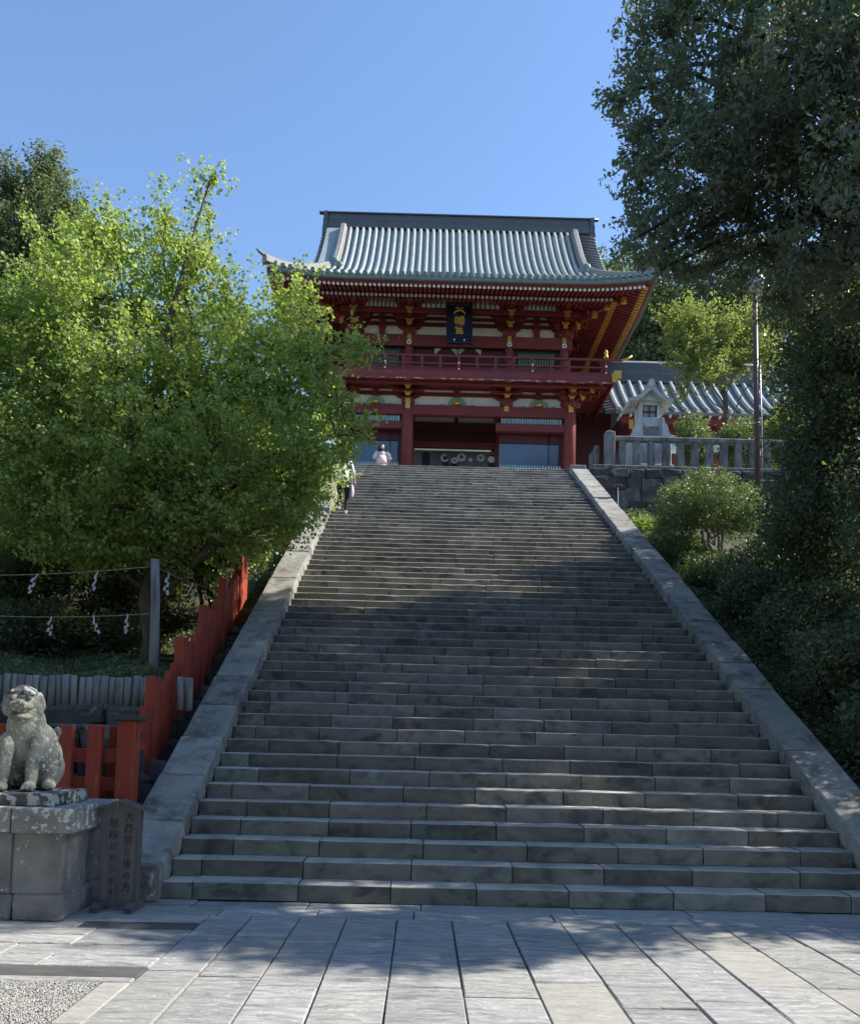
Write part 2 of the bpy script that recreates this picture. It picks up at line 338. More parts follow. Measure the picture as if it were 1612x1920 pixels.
def crown_points(lobes, n, seed, clump=.35, per=60, shell=.45, up=.35, flat=.75, keep=None, spray=0.0):
    """lobes: (cx,cy,cz,rx,ry,rz); leaves sit in clumps near each lobe's outside"""
    g = np.random.default_rng(seed); L = np.array(lobes, float)
    w = (L[:, 3]*L[:, 4]+L[:, 3]*L[:, 5]+L[:, 4]*L[:, 5]); w /= w.sum()
    nc = max(8, int(n/per)); li = g.choice(len(L), nc, p=w)
    d = g.normal(0, 1, (nc, 3)); d /= np.linalg.norm(d, axis=1)[:, None]
    rr = shell+(1.03-shell)*g.random(nc)**.55
    cc = L[li, :3]+d*rr[:, None]*L[li, 3:]
    if keep is not None: cc = cc[keep(cc)]; nc = len(cc); d = d[:nc]
    k = g.integers(0, nc, n); cs = clump*(.6+.8*g.random(nc))
    off = g.normal(0, 1, (n, 3)); off *= (g.random(n)**.42/(np.linalg.norm(off, axis=1)+1e-9))[:, None]; off = off*np.array([1, 1, flat])*cs[k][:, None]
    if spray > 0:
        ax = cc-L[li[:len(cc)], :3] if keep is None else d; ax = ax/(np.linalg.norm(ax, axis=1)[:, None]+1e-9)+np.array([0, 0, .5])+g.normal(0, .35, (len(cc), 3)); ax /= np.linalg.norm(ax, axis=1)[:, None]
        u = g.uniform(-1, 1, n); off = off*(1-.45*np.abs(u))[:, None]*.62+ax[k]*(u*cs[k]*spray)[:, None]
    P = cc[k]+off; N = off/(np.linalg.norm(off, axis=1)[:, None]+1e-9)*.7 + np.array([0, 0, up])
    return P, N, cc
def limb_path(a, b, r, wob=.12, n=7, sag=0.0):
    a = Vector(a); b = Vector(b); L = (b-a).length; pts = []
    for i in range(n):
        t = i/(n-1); p = a.lerp(b, t)+Vector((r.uniform(-1, 1), r.uniform(-1, 1), r.uniform(-1, 1)))*wob*L*.25*math.sin(math.pi*t)
        p.z += sag*L*math.sin(math.pi*t); pts.append(p)
    return pts
def make_tree(name, label, cat, base, trunk_top, r0, lobes, n, leaf, size, wid, seed, bark='bark', clump=.35, per=60, group=None, shell=.45,
              extra=(), flat=.75, up=.35, branches=70, lean=None, keep=None, tilt=.9, stems=1, spray=0.0, limb_lo=.35):
    root = empty(name, base, label, cat, group); B = Vector(base); r = random.Random(seed)
    P, N, cc = crown_points(lobes, n, seed, clump, per, shell, up, flat, keep, spray)
    me = leaves_mesh('crown', P-np.array(B), N, size, wid, leaf, seed=seed+1, tilt=tilt); inst('crown', me, root)
    mb = MB(); T = Vector(trunk_top)-B
    for si in range(stems):
        o = Vector((r.uniform(-.25, .25), r.uniform(-.25, .25), 0)) if stems > 1 else Vector()
        tp = limb_path(o+Vector((0, 0, -.3)), T+o*2.5, r, .12, 8); mb.tube(tp, [r0*(1.25 if i == 0 else 1-.55*i/7) for i in range(8)], 10)
    for L in lobes:
        c = Vector(L[:3])-B; t = r.uniform(limb_lo, .95); st = Vector((0, 0, 0)).lerp(T, t)
        if c.z < st.z-.3 and limb_lo < .5: st = Vector((0, 0, 0)).lerp(T, max(.25, min(.9, c.z/(T.z+1e-6)-.15)))
        rr = r0*.42*(1-.4*t); lp = limb_path(st, c, r, .22, 7, .05); mb.tube(lp, [rr*(1-.75*i/6) for i in range(7)], 7, cap=False)
    idx = rng.permutation(len(cc))[:branches]; LC = np.array([L[:3] for L in lobes])
    for i in idx:
        c = cc[i]; j = int(np.argmin(((LC-c)**2).sum(1))); a = Vector(LC[j])-B
        mb.tube(limb_path(a, Vector(c)-B, r, .3, 5, .03), [r0*.11, r0*.09, r0*.07, r0*.045, r0*.02], 5, cap=False)
    for e in extra: mb.tube([Vector(p)-B for p in e[0]], e[1], 8)
    mb.build('trunk', bark, root, smooth=True)
    return root
def pxlobes(items, seed=0, yj=.0):
    """(px, py, rpx, rpy, depth Y, depth radius) -> lobes in metres"""
    r = random.Random(seed); out = []
    for x, y, rx, ry, Y, ry_m in items:
        Y += r.uniform(-yj, yj); c = at(x, y, Y); k = (Y-CAM.y)/FPX; out.append((c.x, c.y, c.z, rx*k, ry_m, ry*k))
    return out
# ------------------------------------------------------------------ setting
W, T, RI, NS = 7.24, 0.3142, 0.17473, 61
ZT = NS*RI; YT = (NS-1)*T
SL = RI/T; nose = lambda y: y*SL+RI
me = bpy.data.meshes.new('ground'); me.from_pydata([(-900, -900, -.06), (900, -900, -.06), (900, 900, -.06), (-900, 900, -.06)], [], [(0, 1, 2, 3)])
me.materials.append(MATS['soil']); tag(link(bpy.data.objects.new('ground', me)), kind='structure')
# plaza base with recessed joints, slabs laid one by one
mb = MB(); mb.box(-14, 20, -30, .3, -.05, -.022); plaza = tag(mb.build('plaza', 'joint'), kind='structure')
slab_mesh = {}
def slab(x0, x1, y0, y1, m, r):
    key = (round(x1-x0, 2), round(y1-y0, 2), m)
    if key not in slab_mesh:
        b = MB(); a = (x1-x0)/2; c = (y1-y0)/2; g = .0055
        q_ = rough_box(2*a-2*g, 2*c-2*g, .06, .008, .0035, len(slab_mesh), 1); [v.co.__setitem__(2, v.co.z-.03) for v in q_.vertices]; q_.materials.append(MATS[m]); slab_mesh[key] = q_
    o = inst('paving_slab', slab_mesh[key], plaza, ((x0+x1)/2, (y0+y1)/2, r.uniform(-.004, .004)), (r.uniform(-.003, .003), r.uniform(-.003, .003), r.uniform(-.002, .002)))
r = random.Random(5)
# two courses along the foot of the stairs
for (y0, y1) in ((-.36, -.02), (-.70, -.36)):
    x = -2.2+r.uniform(0, .6)
    while x < 11:
        L = r.choice((.9, 1.1, 1.3, 1.5)); slab(x, x+L, y0, y1, 'slab', r); x += L
xs = [.65, 1.04, 1.48, 1.90, 2.36, 2.86, 3.36, 3.85, 4.35, 4.84, 5.32, 5.80, 6.3, 6.8, 7.3, 7.8, 8.3, 8.8, 9.3]
for i in range(len(xs)-1):
    y = -.70; first = True
    while y > -6.6:
        L = (r.choice((.25, .45, .7, .9)) if first else r.choice((.75, .95, 1.15, 1.3))); first = False
        slab(xs[i], xs[i+1], y-L, y, 'slab_pink' if r.random() < .2 else 'slab', r); y -= L
rows = [-.70, -1.0, -1.24, -1.50, -1.78, -2.08, -2.37, -2.63, -2.74]
for j in range(len(rows)-1):
    x = .65
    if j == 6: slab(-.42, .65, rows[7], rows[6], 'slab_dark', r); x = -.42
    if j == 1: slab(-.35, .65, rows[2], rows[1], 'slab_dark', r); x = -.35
    while x > -3.4:
        L = r.choice((.8, 1.0, 1.2, 1.45)); slab(x-L, x, rows[j+1], rows[j], 'slab', r); x -= L
y = -2.74
while y > -6.5:
    L = r.choice((.5, .8, 1.0)); slab(.46, .65, y-L, y, 'slab_pink', r); y -= L
# gravel bed
mb = MB(); mb.box(-4, .457, -7, -2.745, -.045, -.012); tag(mb.build('gravel_bed', 'gravel'), kind='structure')
g = np.random.default_rng(3); n = 30000
X = g.uniform(-1.0, .45, n); Y = g.uniform(-3.9, -2.75, n); s = g.uniform(.0035, .0075, n)
oct_ = np.array([(1, 0, 0), (0, 1, 0), (-1, 0, 0), (0, -1, 0), (0, 0, .75), (0, 0, -.75)])
an = g.uniform(0, 6.28, n); V = np.empty((n, 6, 3)); c, s_ = np.cos(an), np.sin(an)
V[:, :, 0] = X[:, None]+s[:, None]*(oct_[:, 0]*c[:, None]*1.3-oct_[:, 1]*s_[:, None]); V[:, :, 1] = Y[:, None]+s[:, None]*(oct_[:, 0]*s_[:, None]*1.3+oct_[:, 1]*c[:, None])
V[:, :, 2] = -.010+s[:, None]*(oct_[:, 2]+.45)+g.uniform(0, .006, n)[:, None]
tri = np.array([(0, 1, 4), (1, 2, 4), (2, 3, 4), (3, 0, 4), (1, 0, 5), (2, 1, 5), (3, 2, 5), (0, 3, 5)])
F = (np.arange(n)[:, None, None]*6+tri[None]).reshape(-1, 3)
me = bpy.data.meshes.new('gravel'); me.vertices.add(6*n); me.vertices.foreach_set('co', V.reshape(-1)); me.loops.add(F.size); me.loops.foreach_set('vertex_index', F.reshape(-1).astype(np.int32))
me.polygons.add(len(F)); me.polygons.foreach_set('loop_start', (np.arange(len(F))*3).astype(np.int32)); me.materials.append(MATS['pebble']); me.update(); me.validate()
tag(link(bpy.data.objects.new('gravel', me)), kind='stuff', label='pale crushed gravel bed edged by paving slabs')

# ---- stairs
stairs = empty('stone_stairway', (0, 0, 0), 'long grey stone stairway climbing to the red gate', 'stairs')
mb = MB(); mb.prism([(.12, -.1), (YT+.5, -.1), (YT+.5, ZT-.03), (YT, ZT-RI-.02), (.12, .03)], -.02, W+.02, 'x'); mb.build('stair_core', 'joint', stairs, fix=True)
def step_block(b, L, dep, M, rr, ns=5):
    """worn block: riser, rounded uneven nosing, tread"""
    c = .017; st = []
    for i in range(ns+1):
        x = (-.5+i/ns)*L; wy, wz = rr.uniform(0, .0025), rr.uniform(0, .002)
        if rr.random() < .035: wy += .010; wz += .008
        P = [(0, 0), (rr.uniform(-.002, .002), RI-c-wz*2)]
        for k in range(1, 4): a = math.pi/2*k/3; P.append((c-c*math.cos(a)+wy*(1-k/4), RI-c+c*math.sin(a)-wz))
        P += [(dep, RI-wz*.3)]; st.append([Vector((x, p[0], p[1])) for p in P])
    n = 6; vs = [v if M is None else M @ v for q in st for v in q]
    base = len(b.v); b.v += [tuple(v) for v in vs]
    for i in range(ns):
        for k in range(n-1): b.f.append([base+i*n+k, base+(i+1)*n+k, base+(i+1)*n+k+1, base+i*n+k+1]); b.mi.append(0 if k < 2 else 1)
    for i, o in ((0, 1), (ns, -1)):
        q = [base+i*n+k for k in range(n)]; b.v.append(tuple((M @ Vector(((-.5+i/ns)*L, dep, 0))) if M is not None else ((-.5+i/ns)*L, dep, 0))); q.append(len(b.v)-1)
        b.f.append(q if o > 0 else q[::-1]); b.mi.append(0)
r = random.Random(21); blocks = []
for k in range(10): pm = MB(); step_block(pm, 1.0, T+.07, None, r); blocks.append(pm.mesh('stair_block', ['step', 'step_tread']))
rest = MB(); nb = 0
for n in range(1, NS+1):
    x = 0.0; first = True; y0 = (n-1)*T; z0 = (n-1)*RI; dep = T+.07 if n < NS else 1.2; sag = r.uniform(.002, .008)
    while x < W-1e-3:
        L = (r.choice((.30, .36, .55, .8)) if first else r.choice((.86, .92, .95, .98, 1.05, 1.12))); first = False
        if W-(x+L) < .25: L = W-x
        u = (x+L/2)/W*2-1; dy, dz = r.uniform(-.005, .005), r.uniform(-.0025, .0025)-sag*max(0, 1-u*u*1.6); ry = r.uniform(-.002, .002)
        if nb < 300:
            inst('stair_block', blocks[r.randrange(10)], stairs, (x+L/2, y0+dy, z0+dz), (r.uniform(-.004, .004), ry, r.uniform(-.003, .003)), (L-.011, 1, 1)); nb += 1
        else:
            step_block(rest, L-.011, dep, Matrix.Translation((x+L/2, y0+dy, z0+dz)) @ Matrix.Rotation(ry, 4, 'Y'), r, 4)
        x += L
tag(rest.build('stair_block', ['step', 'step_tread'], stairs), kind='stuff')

# ---- cheek walls with sloping coping stones
CW, CT = .53, .15
sl_ang = math.atan(SL)
cop = []
for k in range(5):
    m_ = rough_box(CW, .8/math.cos(sl_ang)-.008, .24, .018, .006, 40+k, 2); m_.materials.append(MATS['cheek']); cop.append(m_)
def cheek(xc, lab, sgn):
    root = empty('stone_cheek_wall', (xc, 0, 0), lab, 'stair wall', 'sloping walls flanking the stairway')
    b = MB(); b.prism([(-.02, -.05), (YT+.35, -.05), (YT+.35, ZT-.1), (YT-.1, ZT-.1), (-.02, nose(-.02)+CT-.2)], -CW/2+.012, CW/2-.012, 'x')
    b.build('wall', 'cheek_rough', root, fix=True)
    m_ = rough_box(CW-.01, .24, .36, .03, .014, 71, 3); m_.materials.append(MATS['cheek_rough']); inst('foot_block', m_, root, (0, -.09, .17))
    r = random.Random(int(abs(xc)*10)+3)
    for k in range(23):
        yc = -.06+.4+.8*k; zc = nose(yc)+CT-.12/math.cos(sl_ang)
        if yc > YT-.3: break
        inst('coping_stone', r.choice(cop), root, (r.uniform(-.008, .008), yc, zc+r.uniform(-.012, .012)), (sl_ang+r.uniform(-.006, .006), r.uniform(-.008, .008), r.uniform(-.006, .006)))
    b = MB(); b.bbox(-CW/2, CW/2, YT-.35, YT+.6, ZT-.25, ZT+.04, .015); b.build('end_slab', 'cheek', root, fix=True)
    return root
cheek(-CW/2-.004, 'stone slope wall on the stairway side by the red fence', -1)
cheek(W+CW/2+.004, 'stone slope wall on the stairway side below the stone lantern', 1)

# ---- terrain beside and behind the stairs
def hl(x, y):
    if x > -1.05: return max(-.04, y*SL-.30)
    if y < 2.0: return -.04
    if y < 2.62: return 1.68
    if y < 3.12: return 1.93
    if y < 7.5: return 2.26+.16*(y-3.12)
    return min(10.55, 2.96+(y-7.5)*.68)
def hr(x, y): return max(-.04, min(7.6+.25*math.sin(x*.9), y*SL-.28-.02*max(0, x-9)+.12*math.sin(x*1.7+y)))
def sheet(name, xs, ys, h, m):
    b = MB(); nx = len(xs); vs = [(x, y, h(x, y)) for y in ys for x in xs]
    b.add(vs, [(j*nx+i, j*nx+i+1, (j+1)*nx+i+1, (j+1)*nx+i) for j in range(len(ys)-1) for i in range(nx-1)])
    return tag(b.build(name, m, smooth=False), kind='structure')
ysl = [-.1, .5, 1, 1.5, 1.98, 2.02, 2.3, 2.60, 2.64, 2.9, 3.10, 3.14]+[3.6+.6*i for i in range(26)]
sheet('hillside', [-60, -40, -25, -15, -10, -7, -5, -3.5, -2.5, -1.8, -1.07, -1.03, -.8, -.53], ysl, hl, 'moss_soil')
sheet('hillside', [W+.53, 8.2, 8.8, 9.5, 10.5, 12, 14, 17, 22, 30, 45, 60], [-.1+.65*i for i in range(30)], hr, 'moss_soil')
b = MB(); b.box(-60, -.53, 18.9, 60, 8, ZT-.012); b.box(W+.53, 60, 18.9, 60, 8, ZT-.012); b.box(-.53, W+.53, YT+.45, 60, 8, ZT-.004)
tag(b.build('terrace', 'slab'), kind='structure')
def hb(x, y): return ZT-.2+max(0, y-34)*.42+1.5*math.sin(x*.13+1)*min(1, max(0, y-34)/8)+max(0, x-20)*.12
sheet('hill', [-90+7.5*i for i in range(27)], [33.8+5*i for i in range(16)], hb, 'hill')

# ---- retaining walls of dark stones at the top of the slope
stone_me = []
for k in range(7):
    m_ = rough_box([.78, .62, .9, .7, .55, .84, .66][k], .34, [.46, .42, .5, .48, .4, .44, .5][k], .07, .035, 90+k, 2); m_.materials.append(MATS['rock']); stone_me.append(m_)
def stone_wall(x0, x1, z0, z1, yw, lab, seed, back=True, pitch=.43, lo=None):
    root = empty('stone_retaining_wall', ((x0+x1)/2, yw, z0), lab, 'stone wall'); r = random.Random(seed); O = Vector(root.location)
    b = MB(); b.box(x0-O.x, x1-O.x, .16, .5, 0, z1-z0-.03); b.build('backing', 'joint', root)
    z = z0
    while z < z1-.1:
        x = x0+r.uniform(-.1, .3)
        while x < x1:
            w = r.uniform(.5, .85); k = r.randrange(7)
            h = min(pitch+.05, z1-z)
            if lo is None or z+h > lo(x): inst('wall_stone', stone_me[k], root, (x+w/2-O.x, r.uniform(-.03, .03), z+h/2-z0), (0, r.uniform(-.06, .06), r.uniform(-.05, .05)+math.pi*(r.random() < .5)), (w/[.78, .62, .9, .7, .55, .84, .66][k]*1.0, 1, h/[.46, .42, .5, .48, .4, .44, .5][k]*1.02))
            x += w
        z += pitch
    return root
stone_wall(W+.55, 16.2, 6.9, ZT-.02, 18.72, 'dark rough stone retaining wall under the stone balustrade', 4)
stone_wall(-9.0, -.56, 8.2, ZT-.02, 18.72, 'dark rough stone retaining wall behind the ginkgo', 5)
stone_wall(-5.2, -1.1, .02, 1.70, 1.9, 'low dark stone wall behind the vermilion front fence', 6, pitch=.34)
stone_wall(-5.2, -1.1, 1.68, 1.96, 2.58, 'single mossy stone course below the grey log edging', 8, pitch=.27)
# loose stones in the strip between fence and cheek wall
r = random.Random(17)
for k in range(13):
    y = .35+k*.5; m_ = stone_me[r.randrange(7)]
    tag(inst('edge_stone', m_, None, (-.76+r.uniform(-.04, .04), y, y*SL-.22), (r.uniform(-.2, .2)+.3, r.uniform(-.2, .2), r.uniform(0, 3)), (.42, .9, .7)), 'rough dark stone between red fence and stair wall, number %s from the corner post' % ('one two three four five six seven eight nine ten eleven twelve thirteen'.split()[k]), 'stone', 'stones between fence and stair wall')
# ------------------------------------------------------------------ the gate
X0, YG, YC = 3.66, 25.0, 27.4
gate = empty('temple_gate', (X0, YC, ZT), 'large vermilion two storey gate with grey tiled hip and gable roof', 'gate')
GO = Vector((X0, YC, ZT))
class GB(MB):
    """shapes given with x relative to the gate axis, Y and z in the world"""
    def build(s, name, mats, parent=None, smooth=False, fix=True):
        s.v = [(v[0], v[1]-YC, v[2]-ZT) for v in s.v]
        return MB.build(s, name, mats, parent or gate, smooth, fix)
def gbox(name, m, *boxes, parent=None, b=0):
    g_ = GB()
    for q in boxes: (g_.bbox(*q, b) if b else g_.box(*q))
    return g_.build(name, m, parent)
# lower columns (the photo shows none under the second bracket set from the right)
for (cx, cy) in [(-4.68, 25), (-2.03, 25), (4.68, 25), (-4.68, 27.4), (-2.03, 27.4), (2.03, 27.4), (4.68, 27.4), (-4.68, 29.8), (-2.03, 29.8), (2.03, 29.8), (4.68, 29.8)]:
    g_ = GB(); g_.lathe([(.25, 10.75), (.25, 14.9), (.22, 15.25)], (cx, cy, 0), 20); c_ = g_.build('column', 'gate_red', smooth=False)
    for p_ in c_.data.polygons: p_.use_smooth = len(p_.vertices) == 4
    g_ = GB(); g_.lathe([(.40, 10.64), (.40, 10.70), (.33, 10.78)], (cx, cy, 0), 20); g_.build('column_base', 'granite_dark', c_)
    if cy == 25 or cx == 4.68:
        g_ = GB(); g_.box(cx-.1, cx+.1, cy-.275, cy-.262, 14.98, 15.42); g_.build('gold_plate', 'gold', c_)
gbox('gold_plate', 'gold', (1.93, 2.13, 24.80, 24.815, 14.98, 15.42))
# beams of the lower storey
gbox('head_beam', 'gate_red', (-4.9, 4.9, 24.84, 25.16, 14.78, 15.19)); gbox('head_beam', 'gate_red', (4.52, 4.84, 25.16, 29.6, 14.78, 15.19)); gbox('head_beam', 'gate_red', (-4.84, -4.52, 25.16, 29.6, 14.78, 15.19))
gbox('plaster_wall', 'white', (-4.8, 4.8, 25.02, 25.12, 15.19, 16.4), (4.72, 4.8, 25.12, 29.7, 15.19, 16.4), (-4.8, -4.72, 25.12, 29.7, 15.19, 16.4))
for z0, z1, yy in ((15.62, 15.77, 24.97), (15.89, 16.01, 24.97), (16.13, 16.42, 24.95)):
    gbox('tie_beam', 'gate_red', (-4.95, 4.95, yy, 25.018, z0, z1)); gbox('tie_beam', 'gate_red', (4.802, 4.95, 25.018, 29.8, z0, z1))
for x0, x1 in ((-4.45, -2.26), (1.62, 4.45)): gbox('lower_beam', 'gate_red', (x0, x1, 24.88, 25.12, 14.18, 14.50))
# side bay: slatted transom, glazed screen, pickets
for sx, x0, x1 in ((-1, -4.42, -2.28), (1, 1.80, 4.42)):
    gbox('transom_frame', 'curtain_dark', (x0, x1, 25.06, 25.10, 14.50, 14.78))
    n = int((x1-x0)/.105)
    for i in range(n):
        xa = x0+.05+i*(x1-x0-.1)/n; gbox('transom_slat', 'teal', (xa, xa+.068, 24.97, 25.02, 14.53, 14.75))
    gbox('glass_screen', 'glass', (x0, x1, 25.30, 25.33, 10.75, 13.80)); gbox('screen_mullion', 'wood_dark', (x0+.78*(x1-x0), x0+.78*(x1-x0)+.035, 25.24, 25.30, 10.75, 14.18))
    gbox('screen_lintel', 'gate_dark', (x0, x1, 25.24, 25.34, 13.80, 14.78)); gbox('screen_jamb', 'gate_dark', (x1-.14, x1, 25.2, 25.299, 10.75, 13.80))
    n = int((x1-x0)/.115)
    for i in range(n):
        xa = x0+.03+i*.115
        g_ = GB(); g_.prism([(xa, 11.9), (xa+.06, 11.9), (xa+.06, 12.72), (xa+.03, 12.80), (xa, 12.72)], 24.95, 24.98, 'y'); g_.build('picket', 'teal')
    gbox('picket_rail', 'teal', (x0, x1, 24.985, 25.02, 12.0, 12.09), (x0, x1, 24.985, 25.02, 12.35, 12.42))
# middle bay: recessed panels, beams and curtain
gbox('inner_panel', 'grey_panel', (-1.76, -.03, 27.38, 27.42, 15.36, 15.79)); gbox('inner_panel', 'grey_panel', (.16, 1.72, 27.38, 27.42, 15.36, 15.79))
g_ = GB(); g_.prism([(-.03, 15.3), (.16, 15.3), (.10, 15.82), (.03, 15.82)], 27.34, 27.45, 'y'); g_.build('inner_strut', 'gate_dark')
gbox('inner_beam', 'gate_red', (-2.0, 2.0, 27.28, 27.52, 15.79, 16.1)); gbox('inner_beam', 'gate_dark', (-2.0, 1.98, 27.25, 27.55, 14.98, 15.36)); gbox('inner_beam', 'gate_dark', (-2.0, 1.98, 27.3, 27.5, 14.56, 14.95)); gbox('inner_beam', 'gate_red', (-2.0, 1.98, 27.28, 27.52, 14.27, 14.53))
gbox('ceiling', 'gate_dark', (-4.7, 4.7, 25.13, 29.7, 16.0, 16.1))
cur = gbox('curtain', 'curtain', (-1.95, 1.98, 28.10, 28.13, 10.7, 14.4))
def crest(px_, py_, r1, r2, m, notch=0, fill=False):
    c = at(px_, py_, 28.05); g_ = GB(); n = 22; a0 = notch; vs = []; fs = []
    for i in range(n+1):
        a = 2*math.pi*i/n*(1-a0)+1.2; ra = 0 if fill else r2
        vs += [(c.x-X0+r1*math.cos(a), 28.06, c.z+r1*math.sin(a)*.95), (c.x-X0+ra*math.cos(a), 28.06, c.z+ra*math.sin(a)*.95)]
    for v in list(vs): vs.append((v[0], 28.085, v[2]))
    k = 2*(n+1)
    for i in range(n):
        fs += [(2*i, 2*i+1, 2*i+3, 2*i+2), (k+2*i, k+2*i+2, k+2*i+3, k+2*i+1), (2*i, 2*i+2, k+2*i+2, k+2*i), (2*i+1, k+2*i+1, k+2*i+3, 2*i+3)]
    g_.add(vs, fs); g_.build('crest', m, cur)
for (x_, y_, r1, r2, nt, fl) in ((834, 858, .19, .11, .25, 0), (852, 863, .15, .05, 0, 0), (865, 857, .20, .09, 0, 0), (882, 862, .09, .05, 0, 1), (901, 858, .18, .07, 0, 0), (921, 861, .16, .05, 0, 1)): crest(x_, y_, r1, r2, 'whitetip', nt, fl)
for x0, x1, zt_ in ((830, 841, 857), (846, 858, 862), (915, 928, 851), (791, 805, 846)):
    a, b_ = at(x0, zt_, 28.05), at(x1, 885, 28.05); g_ = GB(); xm, w_ = (a.x+b_.x)/2-X0, (b_.x-a.x)/2
    g_.prism([(xm-w_, 12.0)]+[(xm+w_*math.cos(math.pi-math.pi*i/8), a.z-w_+w_*math.sin(math.pi*i/8)) for i in range(9)]+[(xm+w_, 12.0)], 28.088, 28.098, 'y'); g_.build('dark_motif', 'curtain_dark', cur)
# frog-leg struts with carving
for cx in (-3.36, 0, 3.36):
    g_ = GB(); n = 14
    def arch(r1, r2, h1, h2): return [(cx+r1*math.cos(math.pi-math.pi*i/n), 15.192+h1*math.sin(math.pi*i/n)) for i in range(n+1)]
    o_, i_ = arch(.40, .3, .37, 0), [(cx+.20*math.cos(math.pi-math.pi*i/n), 15.20+.20*math.sin(math.pi*i/n)) for i in range(n+1)]
    vs = [(p[0], 24.93, p[1]) for p in o_]+[(p[0], 24.93, p[1]) for p in i_]+[(p[0], 25.018, p[1]) for p in o_]+[(p[0], 25.018, p[1]) for p in i_]; k = n+1
    g_.add(vs, sum(([(i, i+1, k+i+1, k+i), (i, 2*k+i, 2*k+i+1, i+1), (k+i, k+i+1, 3*k+i+1, 3*k+i)] for i in range(n)), []))
    st = g_.build('frog_leg_strut', 'carve_green')
    g_ = GB(); g_.lathe([(.01, 15.21), (.12, 15.25), (.17, 15.33), (.1, 15.40), (.01, 15.42)], (cx, 24.97, 0), 9); g_.build('carving', 'gold', st)
    for s in (-1, 1):
        g_ = GB(); x = cx+s*.62; g_.prism([(x-.2, 15.195), (x-.14, 15.27), (x-.06, 15.26), (x, 15.31), (x+.07, 15.27), (x+.13, 15.27), (x+.2, 15.195)], 24.96, 25.018, 'y'); g_.build('carving', 'carve_green', st)
# bracket sets
def bracket_meshes(h, out, arm0, arm1):
    b = MB(); gd = MB(); b.prism([(-.2, 0), (.2, 0), (.27, .12), (.27, .26), (-.27, .26), (-.27, .12)], -.26, .26, 'y')
    tiers = 3; dz = (h-.26)/tiers; gds = []
    for k in range(tiers):
        z = .26+k*dz; L = arm0+(arm1-arm0)*k/2; o = out*(k+1)/tiers
        b.prism([(-L+.16, z+.02), (L-.16, z+.02), (L, z+.12), (L, z+dz*.62), (-L, z+dz*.62), (-L, z+.12)], -.09, .09, 'y')
        for x in (-L+.1, 0, L-.1): b.prism([(x-.09, z+dz*.62), (x+.09, z+dz*.62), (x+.13, z+dz*.8), (x+.13, z+dz), (x-.13, z+dz), (x-.13, z+dz*.8)], -.12, .12, 'y')
        b.prism([(-o+.1, z), (.1, z), (.1, z+dz*.62), (-o-.12, z+dz*.62), (-o-.12, z+dz*.3)], -.085, .085, 'x')
        if k > 0:
            y = -out*k/tiers; L2 = .62; b.prism([(-L2+.14, z+.02), (L2-.14, z+.02), (L2, z+.1), (L2, z+dz*.6), (-L2, z+dz*.6), (-L2, z+.1)], y-.08, y+.08, 'y')
            for x in (-L2+.1, L2-.1): b.box(x-.11, x+.11, y-.1, y+.1, z+dz*.62, z+dz)
        yb = -o-.125; gd = MB(); gds.append(gd); gd.prism([(-.10, z-.02), (.10, z-.02), (.085, z+dz*.35), (.16, z+dz*.62), (.16, z+dz*.95), (.06, z+dz*.78), (-.06, z+dz*.78), (-.16, z+dz*.95), (-.16, z+dz*.62), (-.085, z+dz*.35)], yb-.02, yb, 'y')
    bm_, gm_ = b.mesh('bracket_set', 'gate_red'), [g0.mesh('gold_nose', 'gold') for g0 in gds]; recalc(bm_); [recalc(g0) for g0 in gm_]; return bm_, gm_
lowB = bracket_meshes(.76, 1.05, .50, .72); upB = bracket_meshes(1.14, 1.25, .50, .80)
def bracket(me2, x, y, z, rz=0.0, sc=1.0):
    o = inst('bracket_set', me2[0], gate, (x, y-YC, z-ZT), (0, 0, rz), (1, sc, 1)); [inst('gold_nose', g0, o) for g0 in me2[1]]; return o
for cx in (-4.68, -2.03, 2.03, 4.68): bracket(lowB, cx, 25.0, 15.21)
for s in (-1, 1):
    bracket(lowB, s*4.68, 25.0, 15.212, s*math.pi/4, 1.3); bracket(lowB, s*4.68, 25.0, 15.208, s*math.pi/2)
    for y in (27.4, 29.8): bracket(lowB, s*4.68, y, 15.21, s*math.pi/2)
for k, cx in enumerate((-3.36, 0, 3.36)):       # intermediate blocks between the beams
    gbox('strut_block', 'gate_red', (cx-.12, cx+.12, 24.86, 25.017, 15.58, 16.15))
# balcony
gbox('balcony_floor', 'gate_red', (-6.15, 6.15, 23.70, 25.2, 15.98, 16.10), (4.9, 6.15, 25.2, 31.0, 15.98, 16.10), (-6.15, -4.9, 25.2, 31.0, 15.98, 16.10), b=0)
gbox('balcony_fascia', 'gate_red', (-6.22, 6.22, 23.62, 23.70, 15.76, 16.11)); gbox('balcony_fascia', 'gate_red', (6.15, 6.22, 23.70, 31.0, 15.76, 16.11)); gbox('balcony_fascia', 'gate_red', (-6.22, -6.15, 23.70, 31.0, 15.76, 16.11))
gbox('fascia_lip', 'worn_edge', (-6.26, 6.26, 23.58, 23.62, 15.74, 15.80))
gbox('balcony_beam', 'gate_red', (-6.0, 6.0, 23.95, 24.13, 15.74, 15.97)); gbox('balcony_beam', 'gate_red', (-6.0, 6.0, 24.45, 24.6, 15.91, 15.97))
for s in (-1, 1):
    gbox('gold_cap', 'gold', (s*6.2-.1, s*6.2+.1, 23.56, 23.6, 15.80, 16.16))
    gbox('gold_cap', 'gold', (s*6.35-.14, s*6.35+.14, 23.62, 23.86, 15.99, 16.3))
